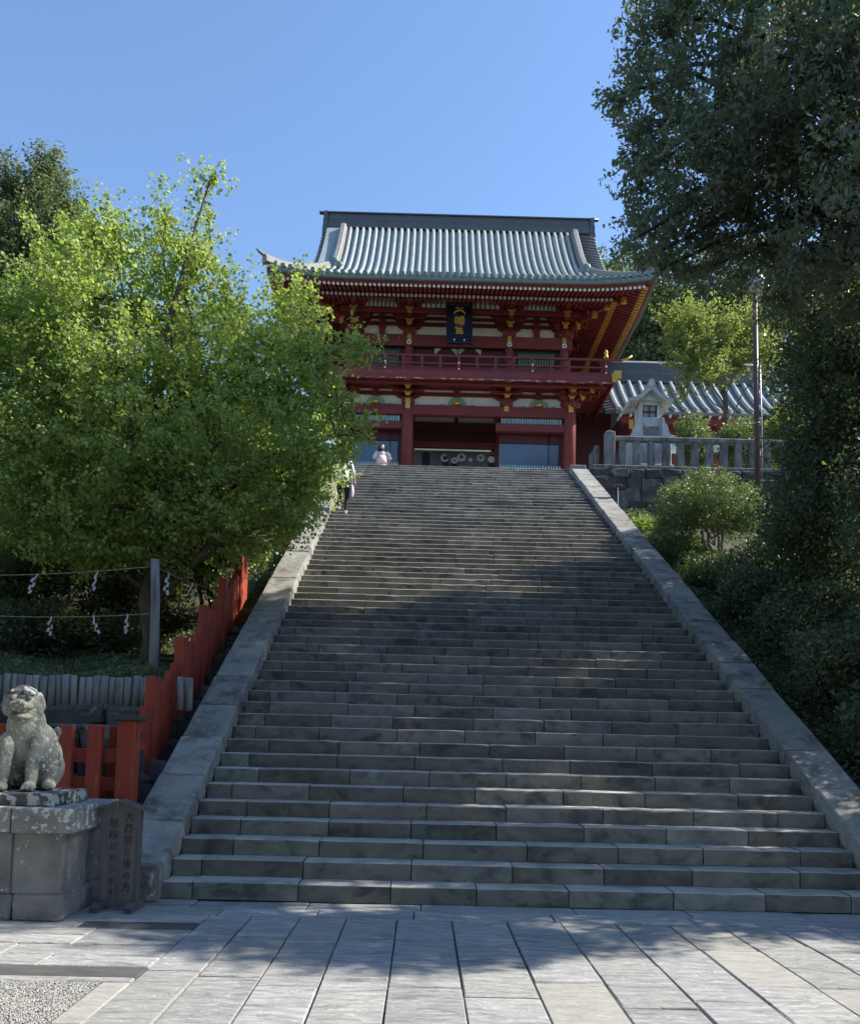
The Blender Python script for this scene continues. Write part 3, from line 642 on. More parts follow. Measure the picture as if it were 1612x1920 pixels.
for z0, z1, ex in ((16.18, 16.25, 6.0), (16.44, 16.50, 6.1), (16.76, 16.84, 6.55)):
    gbox('railing_rail', 'gate_red', (-ex, ex, 23.76, 23.85, z0, z1)); gbox('railing_rail', 'gate_red', (5.86, 5.95, 23.85, 31, z0, z1)); gbox('railing_rail', 'gate_red', (-5.95, -5.86, 23.85, 31, z0, z1))
for s in (-1, 1):
    g_ = GB(); g_.tube([(s*6.5, 23.805, 16.81), (s*6.75, 23.805, 16.86), (s*6.95, 23.805, 17.0)], [.05, .05, .04], 8); g_.build('rail_tip', 'gold', smooth=True)
    g_ = GB(); g_.lathe([(.09, 16.86), (.10, 16.95), (.05, 17.0), (.09, 17.08), (.07, 17.16), (.01, 17.24)], (s*5.9, 23.8, 0), 12); g_.build('finial', 'gold', smooth=True)
for i in range(17):
    x = -5.9+i*11.8/16; po = gbox('railing_post', 'gate_red', (x-.05, x+.05, 23.765, 23.845, 16.10, 16.765))
    if i % 4 == 0:
        for z in (16.24, 16.5): g_ = GB(); g_.lathe([(.035, z-.03), (.035, z+.03)], (x, 23.75, 0), 8); g_.build('stud', 'whitetip', po)
# upper storey
UX = (-4.35, -2.05, 2.15, 4.45); YU = 25.4
for cx in UX:
    g_ = GB(); g_.lathe([(.19, 16.08), (.19, 18.4)], (cx, YU, 0), 16); c_ = g_.build('upper_column', 'gate_red', smooth=False)
    gbox('gold_plate', 'gold', (cx-.085, cx+.085, YU-.235, YU-.215, 18.08, 18.62), parent=c_)
    g_ = GB()
    for k in range(8): a = k*math.pi/4; g_.lathe([(.035, 0), (.035, .02)], (0, 0, 0), 6); base = len(g_.v)-12; g_.v[base:] = [(cx+.075*math.cos(a)+v[0], YU-.24-v[2], 18.0+.075*math.sin(a)+v[1]) for v in g_.v[base:]]
    g_.build('flower_nail', 'whitetip', c_)
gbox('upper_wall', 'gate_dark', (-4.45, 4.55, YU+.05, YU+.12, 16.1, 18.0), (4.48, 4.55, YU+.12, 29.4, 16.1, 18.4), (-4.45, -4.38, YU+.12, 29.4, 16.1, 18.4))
gbox('upper_beam', 'gate_red', (-4.7, 4.8, YU-.2, YU+.14, 17.86, 18.36)); gbox('upper_beam', 'gate_red', (-4.5, 4.6, YU-.16, YU+.1, 16.85, 17.02))
gbox('upper_plaster', 'white', (-4.5, 4.6, YU+.02, YU+.1, 18.36, 19.62))
for z0, z1, yy in ((18.81, 18.97, YU-.03), (19.09, 19.21, YU-.03), (19.34, 19.62, YU-.05)): gbox('tie_beam', 'gate_red', (-4.75, 4.85, yy, YU+.018, z0, z1))
for cx, w_ in ((-3.2, .16), (3.3, .16)):
    g_ = GB(); g_.prism([(cx-w_, 18.36), (cx+w_, 18.36), (cx+w_*.7, 18.6), (cx+w_*1.2, 18.82), (cx-w_*1.2, 18.82), (cx-w_*.7, 18.6)], YU-.1, YU+.018, 'y'); g_.build('short_strut', 'gate_red')
    gbox('strut_block', 'gate_red', (cx-.13, cx+.13, YU-.13, YU+.016, 18.82, 19.4))
for cx in UX: bracket(upB, cx, YU, 18.37)
for s, cx in ((-1, UX[0]), (1, UX[3])):
    bracket(upB, cx, YU, 18.372, s*math.pi/4, 1.35); bracket(upB, cx, YU, 18.368, s*math.pi/2)
    bracket(upB, cx, 27.4, 18.37, s*math.pi/2); bracket(upB, cx, 29.4, 18.37, s*math.pi/2)
    # diagonal tail arms carrying the eave corner
    for k, (L, z) in enumerate(((1.5, 18.95), (2.1, 19.22), (2.9, 19.42))):
        g_ = GB(); M = Matrix.Translation((cx, YU, z)) @ Matrix.Rotation(s*math.pi/4, 4, 'Z') @ Matrix.Rotation(.06*k, 4, 'X'); g_.box(-.09, .09, -L, .2, -.1, .1, M)
        o_ = g_.build('corner_arm', 'gate_red'); g_ = GB(); g_.box(-.10, .10, -L-.12, -L+.04, -.12, .12, M); g_.build('gold_cap', 'gold', o_)
# striped cove between bracket heads
for a, b_ in ((-4.35, -2.05), (-2.05, .05), (.05, 2.15), (2.15, 4.45)):
    x0, x1 = a+.48, b_-.48
    if a == -2.05: x1 = b_
    if a == .05: x0 = a
    n = 8; zt, zb = 19.62, 19.16
    g_ = GB(); g_.add([(x0, 24.46, zb), (x1, 24.46, zb), (x1, 24.38, zt), (x0, 24.38, zt)], [(0, 1, 2, 3)]); cv = g_.build('cove', 'white')
    for i in range(n+1):
        xa = x0+(x1-x0)*i/n; w_ = (x1-x0)/n*.26
        g_ = GB(); g_.prism([(24.455, zb), (24.375, zt), (24.33, zt), (24.41, zb)], xa-w_, xa+w_, 'x'); g_.build('cove_rib', 'green', cv)
    for s, xe in ((-1, x0), (1, x1)):
        if abs(xe-.05) < .01: continue
        g_ = GB(); g_.prism([(xe-.3*s*0, zb-.06), (xe-s*.34, zt+.02), (xe+s*.1, zt+.02), (xe+s*.1, zb-.06)], 24.26, 24.33, 'y'); g_.build('cove_cheek', 'gate_red', cv)
gbox('eave_purlin', 'gate_red', (-6.0, 6.1, 24.02, 24.2, 19.36, 19.60)); gbox('eave_purlin', 'gate_red', (5.9, 6.08, 24.2, 31, 19.36, 19.60)); gbox('eave_purlin', 'gate_red', (-6.0, -5.82, 24.2, 31, 19.36, 19.6))
gbox('cove_beam', 'gate_red', (-4.9, 5.0, 24.47, 24.6, 18.98, 19.155))
# upper windows and door
for x0, x1 in ((-4.05, -2.4), (2.5, 4.15)):
    gbox('window_recess', 'curtain_dark', (x0, x1, YU+.02, YU+.045, 17.02, 17.86))
    for i in range(14): xa = x0+.06+i*(x1-x0-.12)/14; gbox('window_slat', 'teal' if 0 else 'green', (xa, xa+.06, YU-.05, YU+.018, 17.02, 17.70))
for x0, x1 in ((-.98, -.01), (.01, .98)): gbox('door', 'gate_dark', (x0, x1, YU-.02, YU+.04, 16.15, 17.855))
def tri(p): g_ = GB(); g_.prism(p, YU-.06, YU-.022, 'y'); g_.build('door_fitting', 'fitting')
tri([(-.98, 17.84), (-.70, 17.84), (-.98, 17.56)]); tri([(.98, 17.84), (.98, 17.56), (.70, 17.84)]); tri([(-.30, 17.84), (-.02, 17.84), (-.02, 17.54)]); tri([(.02, 17.84), (.30, 17.84), (.02, 17.54)])
# plaque
pq = tag(empty('gate_plaque', (X0, 24.05, 18.30)), 'upright dark plaque with gold characters on the gate front', 'plaque')
M = Matrix.Rotation(rad(-12), 4, 'X')
b = MB(); b.bbox(-.46, .46, -.05, .05, -.92, .90, .03, M); b.build('board', 'plaque', pq, fix=True)
b = MB()
for q in ((-.52, .52, -.075, .055, .84, .95), (-.52, .52, -.075, .055, -.98, -.88), (-.53, -.44, -.075, .055, -.9, .9), (.44, .53, -.075, .055, -.9, .9)): b.bbox(*q, .02, M)
b.build('frame', 'plaque', pq, fix=True)
RX = Matrix.Rotation(rad(90), 4, 'X')
for ch, z, s in (('幡', .06, .46), ('宮', -.40, .40)): text_mesh('character', ch, s, .02, 'gold', M @ Matrix.Translation((0, -.055, z)) @ RX, pq)
for s in (-1, 1):      # the first character is drawn as a pair of facing birds
    b = MB(); pts = [(.24, .36), (.20, .48), (.12, .54), (.045, .58), (.03, .64), (.07, .70), (.13, .70), (.16, .66)]
    b.tube([M @ Vector((s*x, -.075, z)) for x, z in pts], [.008, .03, .045, .05, .045, .04, .03, .008], 8); b.build('character', 'gold', pq, smooth=True)
for s in (-1, 1): b = MB(); b.lathe([(.02, -.03), (.02, .03)], tuple(M @ Vector((s*.2, -.09, -.86))), 8); b.build('stud', 'whitetip', pq)
# right-hand infill wall joining the gate to the corridor
gbox('side_wall', 'gate_dark', (4.9, 6.9, 27.3, 27.4, 11.9, 16.0)); 
for i in range(4): gbox('side_board', 'gate_red' if i % 2 else 'gate_dark', (4.9, 6.9, 27.2+.012*(i % 2), 27.3, 10.7+.42*i, 11.1+.42*i))

# ------------------------------------------------------------------ roof of the gate
HX, HY, DG = 7.5, 5.4, 2.35
EZ = 19.12
prof = lambda d: .415*d+.105*d*d
def lift(u, H): return .30*max(0.0, (abs(u)-(H-3.2))/3.2)**2
def zf(x, d): return EZ+prof(d)+(lift(x, HX))*max(0, 1-d/3.2)
def zs(y, d): return EZ+prof(d)+(lift(y, HY))*max(0, 1-d/3.2)
roof = GB()
def strip(fn, us, Dof, nd=14):
    vs = []; n = len(us)
    for u in us:
        for k in range(nd+1): vs.append(fn(u, Dof(u)*k/nd))
    roof.add(vs, [(i*(nd+1)+k, (i+1)*(nd+1)+k, (i+1)*(nd+1)+k+1, i*(nd+1)+k+1) for i in range(n-1) for k in range(nd)])
XG = 5.9
us = [-HX+.25*i for i in range(int(2*HX/.25)+1)]
Df = lambda u: min(HY, HX-abs(u)) if abs(u) > HX-DG else HY
usf = [u for u in us if abs(u) <= HX]
strip(lambda u, d: (u, YC-HY+d, zf(u, d)), [-HX]+[u for u in usf if u < -(HX-DG)]+[-(HX-DG)], lambda u: max(.001, HX-abs(u)))
strip(lambda u, d: (u, YC-HY+d, zf(u, d)), [(HX-DG)]+[u for u in usf if u > (HX-DG)]+[HX], lambda u: max(.001, HX-abs(u)))
strip(lambda u, d: (u, YC-HY+d, zf(u, d)), [-(HX-DG)+i*2*(HX-DG)/40 for i in range(41)], lambda u: HY)
strip(lambda u, d: (u, YC+HY-d, zf(u, d)), [-(HX-DG)+i*2*(HX-DG)/40 for i in range(41)], lambda u: HY)
for s in (-1, 1):
    strip(lambda u, d: (u, YC+HY-d, zf(u, d)), sorted([s*(HX-DG)]+[u for u in usf if u*s > (HX-DG)]), lambda u: max(.001, HX-abs(u)))
    strip(lambda u, d: (s*(HX-d), YC+u, zs(u, d)), [-HY+i*.2 for i in range(55)], lambda u: max(.001, min(DG+.3, HY-abs(u))))
    # verge part beyond the descending ridge
    for q in (-1, 1):
        strip(lambda u, d: (u, YC+q*(HY-(DG-.1)-d*(HY-DG+.1)/HY), EZ+prof(DG-.1+d*(HY-DG+.1)/HY)), [s*(HX-DG), s*XG], lambda u: HY)
rf = roof.build('roof', 'tile_pan_shade', fix=False)
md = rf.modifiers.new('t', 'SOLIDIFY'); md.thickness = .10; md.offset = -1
# gable walls
for s in (-1, 1):
    g_ = GB(); pts = [(YC-(HY-DG)+.1, EZ+prof(DG)-.05)]+[(YC-HY+d, EZ+prof(d)-.1) for d in [DG+.3*i for i in range(10)]]+[(YC, EZ+prof(HY)-.1)]
    pts += [(2*YC-p[0], p[1]) for p in reversed(pts[:-1])]; g_.prism(pts, s*5.35, s*5.45, 'x'); g_.build('gable_wall', 'gate_dark', rf)
RR = .078
def row_path(fn, D, n=12): return [fn(D*k/n) for k in range(n+1)]
def gl(p): return (p[0], p[1]-YC, p[2]-ZT)
sp = .285; row_common = None
for i in range(-26, 27):
    x = i*sp
    if abs(x) > HX-.12: continue
    D = (HX-abs(x)) if abs(x) > HX-DG-.05 else HY-.12
    if abs(x) < HX-3.25:
        if row_common is None:
            b = MB(); b.tube([gl((0, YC-HY+d-.04, zf(0, d)+.065)) for d in [D*k/14 for k in range(15)]], RR, 6, True, half=True, up=(0, 0, 1)); row_common = b.mesh('barrel_tile_row', 'tile', True); recalc(row_common)
        inst('barrel_tile_row', row_common, rf, (x, 0, 0))
    else:
        b = GB(); b.tube([(x, YC-HY+d-.04, zf(x, d)+.065) for d in [D*k/12 for k in range(13)]], RR, 6, True, half=True, up=(0, 0, 1)); b.build('barrel_tile_row', 'tile', rf, True)
b = GB()
for i in range(-26, 27):
    x = i*sp
    if abs(x) < HX-.12:
        z = zf(x, 0); b.tube([(x, YC-HY-.075, z+.04), (x, YC-HY-.03, z+.04)], .09, 10)
tag(b.build('eave_tile_ends', 'tile_green', rf), kind='stuff')
for s in (-1, 1):
    for i in range(-18, 19):
        y = i*sp
        if abs(y) > HY-.12: continue
        D = min(DG, HY-abs(y)); b = GB(); b.tube([(s*(HX-d+.04), YC+y, zs(y, d)+.05) for d in [D*k/6 for k in range(7)]], RR, 5, True, half=True, up=(0, 0, 1)); b.build('barrel_tile_row', 'tile', rf, True)
    b = GB()
    for k in range(17):     # verge tiles turned across the gable edge
        for q in (-1, 1):
            d = DG-.05+k*(HY-DG)/16.5; p0 = YC+q*(HY-d); z = EZ+prof(d)+.02; b.tube([(s*5.42, p0, z+.03), (s*6.02, p0, z-.05), (s*6.08, p0, z-.07)], .085, 6)
    tag(b.build('verge_tiles', 'tile_dark', rf, True), kind='stuff')
# ridges
def swept(path, prof2, name, m, parent=rf, smooth=False):
    b = GB(); n = len(prof2); vs = []
    for i, p in enumerate(path):
        p = Vector(p); t = (Vector(path[min(i+1, len(path)-1)])-Vector(path[max(i-1, 0)])).normalized(); side = t.cross(Vector((0, 0, 1))).normalized(); upv = side.cross(t)
        for a, h in prof2: vs.append(p+side*a+upv*h)
    fs = [(i*n+k, i*n+(k+1) % n, (i+1)*n+(k+1) % n, (i+1)*n+k) for i in range(len(path)-1) for k in range(n)]+[tuple(range(n)), tuple(reversed(range((len(path)-1)*n, len(path)*n)))]
    b.add(vs, fs); return b.build(name, m, parent, smooth)
zr = EZ+prof(HY)-.22
for k in range(5):
    w_ = .30-.028*k+.012*(k % 2); z0 = zr+.14*k; gbox('ridge_course', 'tile_dark', (-5.85, 5.85, YC-w_, YC+w_, z0, z0+.132), parent=rf)
gbox('ridge_cap', 'tile_dark', (-6.0, 6.0, YC-.26, YC+.26, zr+.70, zr+.75), parent=rf)
b = GB(); b.tube([(x, YC, zr+.75+.10*max(0, abs(x)/6.25-.85)**2*20) for x in [-6.3+.525*i for i in range(25)]], .10, 8, True, half=True, up=(0, 0, 1)); b.build('ridge_tile', 'tile_green', rf, True)
for s in (-1, 1):
    for k in range(3): gbox('ridge_end_block', 'tile_dark', (s*5.98-.13+.02*k, s*5.98+.13-.02*k, YC-.33+.03*k, YC+.33-.03*k, zr-.35+.38*k, zr+.0+.38*k), parent=rf)
    P = [(-.17, 0), (-.17, .2), (-.13, .22), (-.13, .30), (-.08, .36), (.08, .36), (.13, .30), (.13, .22), (.17, .2), (.17, 0)]
    for q in (-1, 1):
        path = [(s*(HX-DG), YC+q*(HY-d), EZ+prof(d)-.02) for d in [DG-.1+(HY-DG-.15)*k/10 for k in range(11)]]; swept(path, P, 'descending_ridge', 'tile_ridge')
        hp = [(s*(HX-d), YC+q*(HY-d), zf(HX-d, d)-.02+.10*max(0, .6-d)) for d in [-.05+(DG+.15)*k/10 for k in range(11)]]
        swept(hp, [(a*.95, h*.85) for a, h in P], 'hip_ridge', 'tile_ridge')
        b = GB(); b.tube([(s*(HX-d), YC+q*(HY-d), zf(HX, 0)+.30+h) for d, h in ((.25, -.02), (-.05, .0), (-.22, .05), (-.32, .10))], [.07, .075, .06, .02], 8); b.build('hip_tip', 'tile_green', rf, True)
        # lobed end tile where the descending ridge stops
        b = GB(); cx, cy, cz = s*(HX-DG), YC+q*(HY-DG+.18), EZ+prof(DG-.2)
        for dx, dz, r_ in ((0, .34, .17), (-.2, .18, .15), (.2, .18, .15), (-.3, .05, .1), (.3, .05, .1), (0, .12, .2)): b.lathe([(r_*.6, 0), (r_, .05), (r_, .12), (r_*.6, .16)], (0, 0, 0), 10); base = len(b.v)-40; b.v[base:] = [(cx+dx+v[0], cy+q*v[2], cz+dz+v[1]) for v in b.v[base:]]
        b.build('end_tile', 'tile_green', rf, True)
# eave boards, rafters
for nm, m_, o0, o1, z0, z1 in (('eave_board', 'gate_red', .16, .28, -.20, -.10), ('eave_edge', 'tile_green', .02, .15, -.16, -.095)):
    path = [(x, YC-HY+o0+.05, zf(x, 0)) for x in [-HX+.2+(2*HX-.4)*k/30 for k in range(31)]]
    swept(path, [(-(o1-o0)/2, z0), ((o1-o0)/2, z0), ((o1-o0)/2, z1), (-(o1-o0)/2, z1)], nm, m_)
    for s in (-1, 1):
        path = [(s*(HX-o0-.05), YC+y, zs(y, 0)) for y in [-HY+.2+(2*HY-.4)*k/24 for k in range(25)]]
        swept(path, [(-(o1-o0)/2, z0), ((o1-o0)/2, z0), ((o1-o0)/2, z1), (-(o1-o0)/2, z1)], nm, m_)
so = GB()
def soff(fn, us, d0, d1f, n=6):
    vs = []
    for u in us:
        for k in range(n+1): d = d0+(d1f(u)-d0)*k/n; vs.append(fn(u, d))
    so.add(vs, [(i*(n+1)+k, i*(n+1)+k+1, (i+1)*(n+1)+k+1, (i+1)*(n+1)+k) for i in range(len(us)-1) for k in range(n)])
zso = lambda l, d: EZ-.12+l*max(0, 1-d/2.6)+.30*max(0, d-.2)
soff(lambda u, d: (u, YC-HY+d, zso(lift(u, HX), d)), [-HX+.1+i*.37 for i in range(41) if -HX+.1+i*.37 < HX], .1, lambda u: max(.15, min(3.4, HX-abs(u))))
for s in (-1, 1): soff(lambda u, d: (s*(HX-d), YC+u, zso(lift(u, HY), d)), [-HY+.1+i*.30 for i in range(36)], .1, lambda u: max(.15, min(3.4, HY-abs(u))))
so.build('soffit', 'gate_red', rf, fix=False)
def rafters(front, d0, d1, drop, s=1):
    b, t = GB(), GB(); H = HX if front else HY; k = 0; u = -H+.45
    while u < H-.4:
        lim = H-abs(u); e = min(d1, lim); 
        if e > d0+.15:
            l0, l1 = lift(u, H)*max(0, 1-d0/2.6), lift(u, H)*max(0, 1-e/2.6)
            za, zb = EZ-.12+l0+.3*max(0, d0-.2)-drop, EZ-.12+l1+.3*max(0, e-.2)-drop
            if front: P = lambda w, d, z: (u+w, YC-HY+d, z)
            else: P = lambda w, d, z: (s*(HX-d), YC+u+w, z)
            w, h = .048, .10
            b.add([P(-w, d0, za-h), P(w, d0, za-h), P(w, d0, za), P(-w, d0, za), P(-w, e, zb-h), P(w, e, zb-h), P(w, e, zb), P(-w, e, zb)], [(0, 1, 2, 3), (4, 7, 6, 5), (0, 4, 5, 1), (1, 5, 6, 2), (2, 6, 7, 3), (3, 7, 4, 0)])
            d_ = .05 if front else .22; w2 = w+.004; dd = d0-.012
            zc = za+(zb-za)*d_/(e-d0)
            t.add([P(-w2, dd, za-h-.004), P(w2, dd, za-h-.004), P(w2, dd, za+.002), P(-w2, dd, za+.002), P(-w2, dd+d_, zc-h-.004), P(w2, dd+d_, zc-h-.004), P(w2, dd+d_, zc+.002), P(-w2, dd+d_, zc+.002)], [(0, 1, 2, 3), (4, 7, 6, 5), (0, 4, 5, 1), (1, 5, 6, 2), (2, 6, 7, 3), (3, 7, 4, 0)])
        u += .176
    tag(b.build('rafters', 'gate_red', rf), kind='stuff'); tag(t.build('rafter_tips', 'whitetip' if front else 'gold', rf), kind='stuff')
rafters(True, .30, 1.5, .10); rafters(True, 1.25, 3.4, .27)
for s in (-1, 1): rafters(False, .30, 1.5, .10, s); rafters(False, 1.25, 3.4, .27, s)
for o0, dz in ((1.40, -.25),):      # board under the flying rafters
    swept([(x, YC-HY+o0, zso(lift(x, HX), o0)+dz) for x in [-HX+1.4+(2*HX-2.8)*k/24 for k in range(25)]], [(-.05, -.02), (.05, -.02), (.05, .12), (-.05, .12)], 'rafter_board', 'gate_red')
    for s in (-1, 1): swept([(s*(HX-o0), YC+y, zso(lift(y, HY), o0)+dz) for y in [-HY+1.4+(2*HY-2.8)*k/20 for k in range(21)]], [(-.05, -.02), (.05, -.02), (.05, .12), (-.05, .12)], 'rafter_board', 'gate_red')
for s in (-1, 1):
    for q in (-1, 1):
        b = GB(); M = Matrix.Translation((s*(HX-.45), YC+q*(HY-.45), EZ+.22)) @ Matrix.Rotation(math.atan2(-s, q*1.0)+math.pi, 4, 'Z'); 
        p0 = Vector((s*(HX-.55), YC+q*(HY-.55), EZ+.12)); p1 = Vector((s*(HX-3.2), YC+q*(HY-3.2), EZ+.62)); b.tube([p0, p1], .14, 4); b.build('hip_rafter', 'gate_red', rf)
        b = GB(); b.tube([p0+(p0-p1).normalized()*.02, p0+(p1-p0).normalized()*.1], .15, 8); b.build('hip_rafter_cap', 'whitetip', rf)
# ------------------------------------------------------------------ corridor building right of the gate
KX0, KX1, KYE, KYR = 10.35, 21.0, 25.5, 27.9
kz = lambda d: 15.36+.72*d+.11*d*d
ko = Vector(((KX0+KX1)/2, KYR, ZT)); ka = empty('corridor_building', ko, 'low red corridor building with striped white tiled roof beside the gate', 'building')
def kb_(name, m, parent=None, smooth=False, fn=None):
    b = MB(); fn(b); b.v = [(v[0]-ko.x, v[1]-ko.y, v[2]-ko.z) for v in b.v]; return b.build(name, m, parent or ka, smooth, True)
kb_('wall', 'gate_red', fn=lambda b: (b.box(KX0+.7, KX1, 26.3, 26.4, 10.66, 15.4), b.box(KX0+.7, KX0+.8, 26.4, 29.4, 10.66, 16.0)))
for i in range(5):
    x = KX0+.9+i*2.3; kb_('post', 'gate_red', fn=lambda b: b.box(x-.12, x+.12, 26.14, 26.3, 10.66, 15.4))
    kb_('white_panel', 'white', fn=lambda b: b.box(x+.35, x+2.0, 26.27, 26.298, 11.0, 12.0)); kb_('white_panel', 'white', fn=lambda b: b.box(x+.35, x+2.0, 26.27, 26.298, 13.9, 14.7))
kb_('base', 'granite_dark', fn=lambda b: b.box(KX0+.4, KX1, 25.9, 29.6, 10.66, 10.95))
kb_('eave_beam', 'gate_red', fn=lambda b: b.box(KX0+.3, KX1, 25.72, 25.95, 15.0, 15.3))
kb_('gold_plate', 'gold', fn=lambda b: b.box(KX0+.62, KX0+.80, 25.70, 25.718, 14.72, 15.12))
def fr_(b):
    x = KX0+.2
    while x < KX1: b.box(x, x+.09, 25.56, 26.2, 15.24, 15.34); x += .42
tag(kb_('rafter_tips', 'whitetip', fn=fr_), kind='stuff')
NX = 14
def kroof(b):
    vs = []; n = 10
    for q in (-1, 1):
        for x in (KX0, KX1):
            for k in range(n+1): d = 2.4*k/n; vs.append((x, KYR+q*(2.4-d), kz(d)))
    for h in (0, 1):
        o = h*2*(n+1); b.f += [[o+k, o+k+1, o+n+1+k+1, o+n+1+k] for k in range(n)]; b.mi += [0]*n
    b.v += vs
kr = kb_('roof', 'corridor_pan_shade', fn=kroof); md = kr.modifiers.new('t', 'SOLIDIFY'); md.thickness = .12; md.offset = 0
b = MB(); b.tube([(0, 2.4*k/10-2.4-.03, kz(2.4*k/10)+.12-ko.z) for k in range(11)], .095, 6, True, half=True, up=(0, 0, 1)); krow = b.mesh('barrel_tile_row', 'tile', True); recalc(krow)
x = KX0+.6
while x < KX1: inst('barrel_tile_row', krow, kr, (x-ko.x, 0, 0)); x += .47
for k in range(5): kb_('ridge_course', 'tile_dark', kr, fn=lambda b: b.box(KX0-.05, KX1, KYR-.26+.02*(k % 2)+.02*k, KYR+.26-.02*(k % 2)-.02*k, 17.62+.18*k, 17.62+.18*k+.172))
kb_('ridge_cap', 'tile', kr, fn=lambda b: b.tube([(KX0-.25, KYR, 18.56), (KX1, KYR, 18.56)], .14, 8, True, half=True, up=(0, 0, 1)))
for q in (-1, 1):
    kb_('verge_ridge', 'tile', kr, fn=lambda b: b.tube([(KX0+.12, KYR+q*(2.4-2.4*k/8), kz(2.4*k/8)+.10) for k in range(9)], .13, 8))
    for k in range(9): d = .1+.26*k; kb_('verge_tile', 'tile_dark', kr, fn=lambda b: b.tube([(KX0+.05, KYR+q*(2.4-d), kz(d)+.05), (KX0-.42, KYR+q*(2.4-d), kz(d)-.05)], .105, 7))
kb_('ridge_end_block', 'tile_dark', kr, fn=lambda b: (b.bbox(KX0-.3, KX0-.02, KYR-.36, KYR+.36, 17.5, 17.95, .04), b.bbox(KX0-.24, KX0-.02, KYR-.3, KYR+.3, 17.955, 18.5, .04)))

# ------------------------------------------------------------------ stone balustrade on the retaining wall
bo = Vector((12, 18.85, ZT)); ba = empty('stone_balustrade', bo, 'weathered stone balustrade along the terrace edge', 'balustrade')
b = MB(); b.bbox(8.0-12, 16.5-12, -.22, .22, -.02, .12, .02); b.build('base_rail', 'granite_dark', ba, fix=True)
b = MB(); b.bbox(8.75-12, 16.5-12, -.11, .11, 1.0, 1.16, .025); b.build('top_rail', 'granite_dark', ba, fix=True)
b = MB(); b.bbox(-.115, .115, -.085, .085, .1, 1.01, .02); pm_ = b.mesh('post', 'granite_dark'); recalc(pm_)
for i in range(16): inst('post', pm_, ba, (9.05+i*.49-12, 0, 0), (0, 0, R0.uniform(-.05, .05)))
b = MB(); b.bbox(-.16, .16, -.16, .16, 0, 1.30, .02); b.lathe([(.17, 1.30), (.10, 1.35), (.03, 1.38)], (0, 0, 0), 4); eo = b.build('end_post', 'granite_dark', ba, fix=True); eo.location = (8.62-12, 0, 0)
for k in range(3): inst('post', pm_, ba, (8.22-12, .15+.42*k, -.0), (0, 0, math.pi/2), (.75, .9, .86))

# ------------------------------------------------------------------ stone lantern
lo = Vector((10.2, 20.0, ZT-.22)); la = empty('stone_lantern', lo, 'pale stone lantern with gabled stone roof behind the balustrade', 'lantern')
def lb(name, m, fn, parent=None, smooth=False): b = MB(); fn(b); return b.build(name, m, parent or la, smooth, True)
lb('plinth', 'granite', lambda b: b.bbox(-.72, .72, -.72, .72, 0, .62, .02))
lb('plinth', 'granite', lambda b: (b.bbox(-.68, .68, -.6, .6, .622, 1.66, .02)))
for s in (-1, 1): lb('buttress', 'granite', lambda b: b.prism([(s*.36, 1.1), (s*.66, 1.1), (s*.66, 1.72), (s*.60, 1.78), (s*.56, 2.0), (s*.46, 2.12), (s*.42, 2.3), (s*.36, 2.32)], -.62, -.44, 'y'))
lb('shaft', 'granite', lambda b: b.prism([(-.56, 1.662), (.56, 1.662), (.50, 2.02), (.42, 2.12), (.38, 2.32), (-.38, 2.32), (-.42, 2.12), (-.50, 2.02)], -.5, .5, 'y'))
lb('panel', 'granite_dark', lambda b: b.bbox(-.26, .26, -.53, -.5, 1.70, 2.02, .01))
fb = lb('fire_box', 'granite', lambda b: (b.box(-.36, .36, -.34, .34, 2.322, 2.36), b.box(-.36, -.25, -.36, .34, 2.36, 2.98), b.box(.25, .36, -.36, .34, 2.36, 2.98), b.box(-.249, .249, -.36, .34, 2.84, 2.98), b.box(-.249, .249, -.36, .34, 2.361, 2.40)))
lb('window_pane', 'grey_panel', lambda b: b.box(-.25, .25, -.26, -.24, 2.4, 2.84), fb)
lb('window_bar', 'wood_dark', lambda b: (b.box(-.022, .022, -.33, -.29, 2.4, 2.84), b.box(-.25, -.022, -.33, -.29, 2.60, 2.635), b.box(.022, .25, -.33, -.29, 2.60, 2.635), b.box(-.25, -.21, -.33, -.28, 2.4, 2.84), b.box(.21, .25, -.33, -.28, 2.4, 2.84)), fb)
lb('lintel', 'granite', lambda b: (b.bbox(-.46, .46, -.44, .44, 2.982, 3.08, .01), b.bbox(-.5, -.42, -.46, .46, 2.9, 2.98, .01), b.bbox(.42, .5, -.46, .46, 2.9, 2.98, .01)))
def lroof(b):
    top = [(-.76, 2.98), (-.55, 3.03), (-.33, 3.16), (-.15, 3.36), (0, 3.55)]; top += [(-x, z) for x, z in reversed(top[:-1])]
    bot = [(-.74, 2.86), (-.53, 2.90), (-.31, 3.02), (-.13, 3.20), (0, 3.32)]; bot += [(-x, z) for x, z in reversed(bot[:-1])]
    n = len(top); bars = [(-.62, .62)]
    for y0, y1 in bars:
        vs = [(x, y0, z) for x, z in top]+[(x, y0, z) for x, z in bot]+[(x, y1, z) for x, z in top]+[(x, y1, z) for x, z in bot]
        fs = []
        for i in range(n-1): fs += [(i, i+1, n+i+1, n+i), (2*n+i, 3*n+i, 3*n+i+1, 2*n+i+1), (i, 2*n+i, 2*n+i+1, i+1), (n+i, n+i+1, 3*n+i+1, 3*n+i)]
        fs += [(0, n, 3*n, 2*n), (n-1, 3*n-1, 4*n-1, 2*n-1)]; b.add(vs, fs)
lb('roof', 'granite', lroof); lb('gable_panel', 'granite', lambda b: b.prism([(-.36, 3.0), (.36, 3.0), (.12, 3.2), (0, 3.32), (-.12, 3.2)], -.42, .42, 'y'))
lb('ridge_stone', 'granite', lambda b: (b.prism([(-.13, 3.40), (.13, 3.40), (.10, 3.56), (.05, 3.66), (-.05, 3.66), (-.10, 3.56)], -.66, .66, 'y'),))

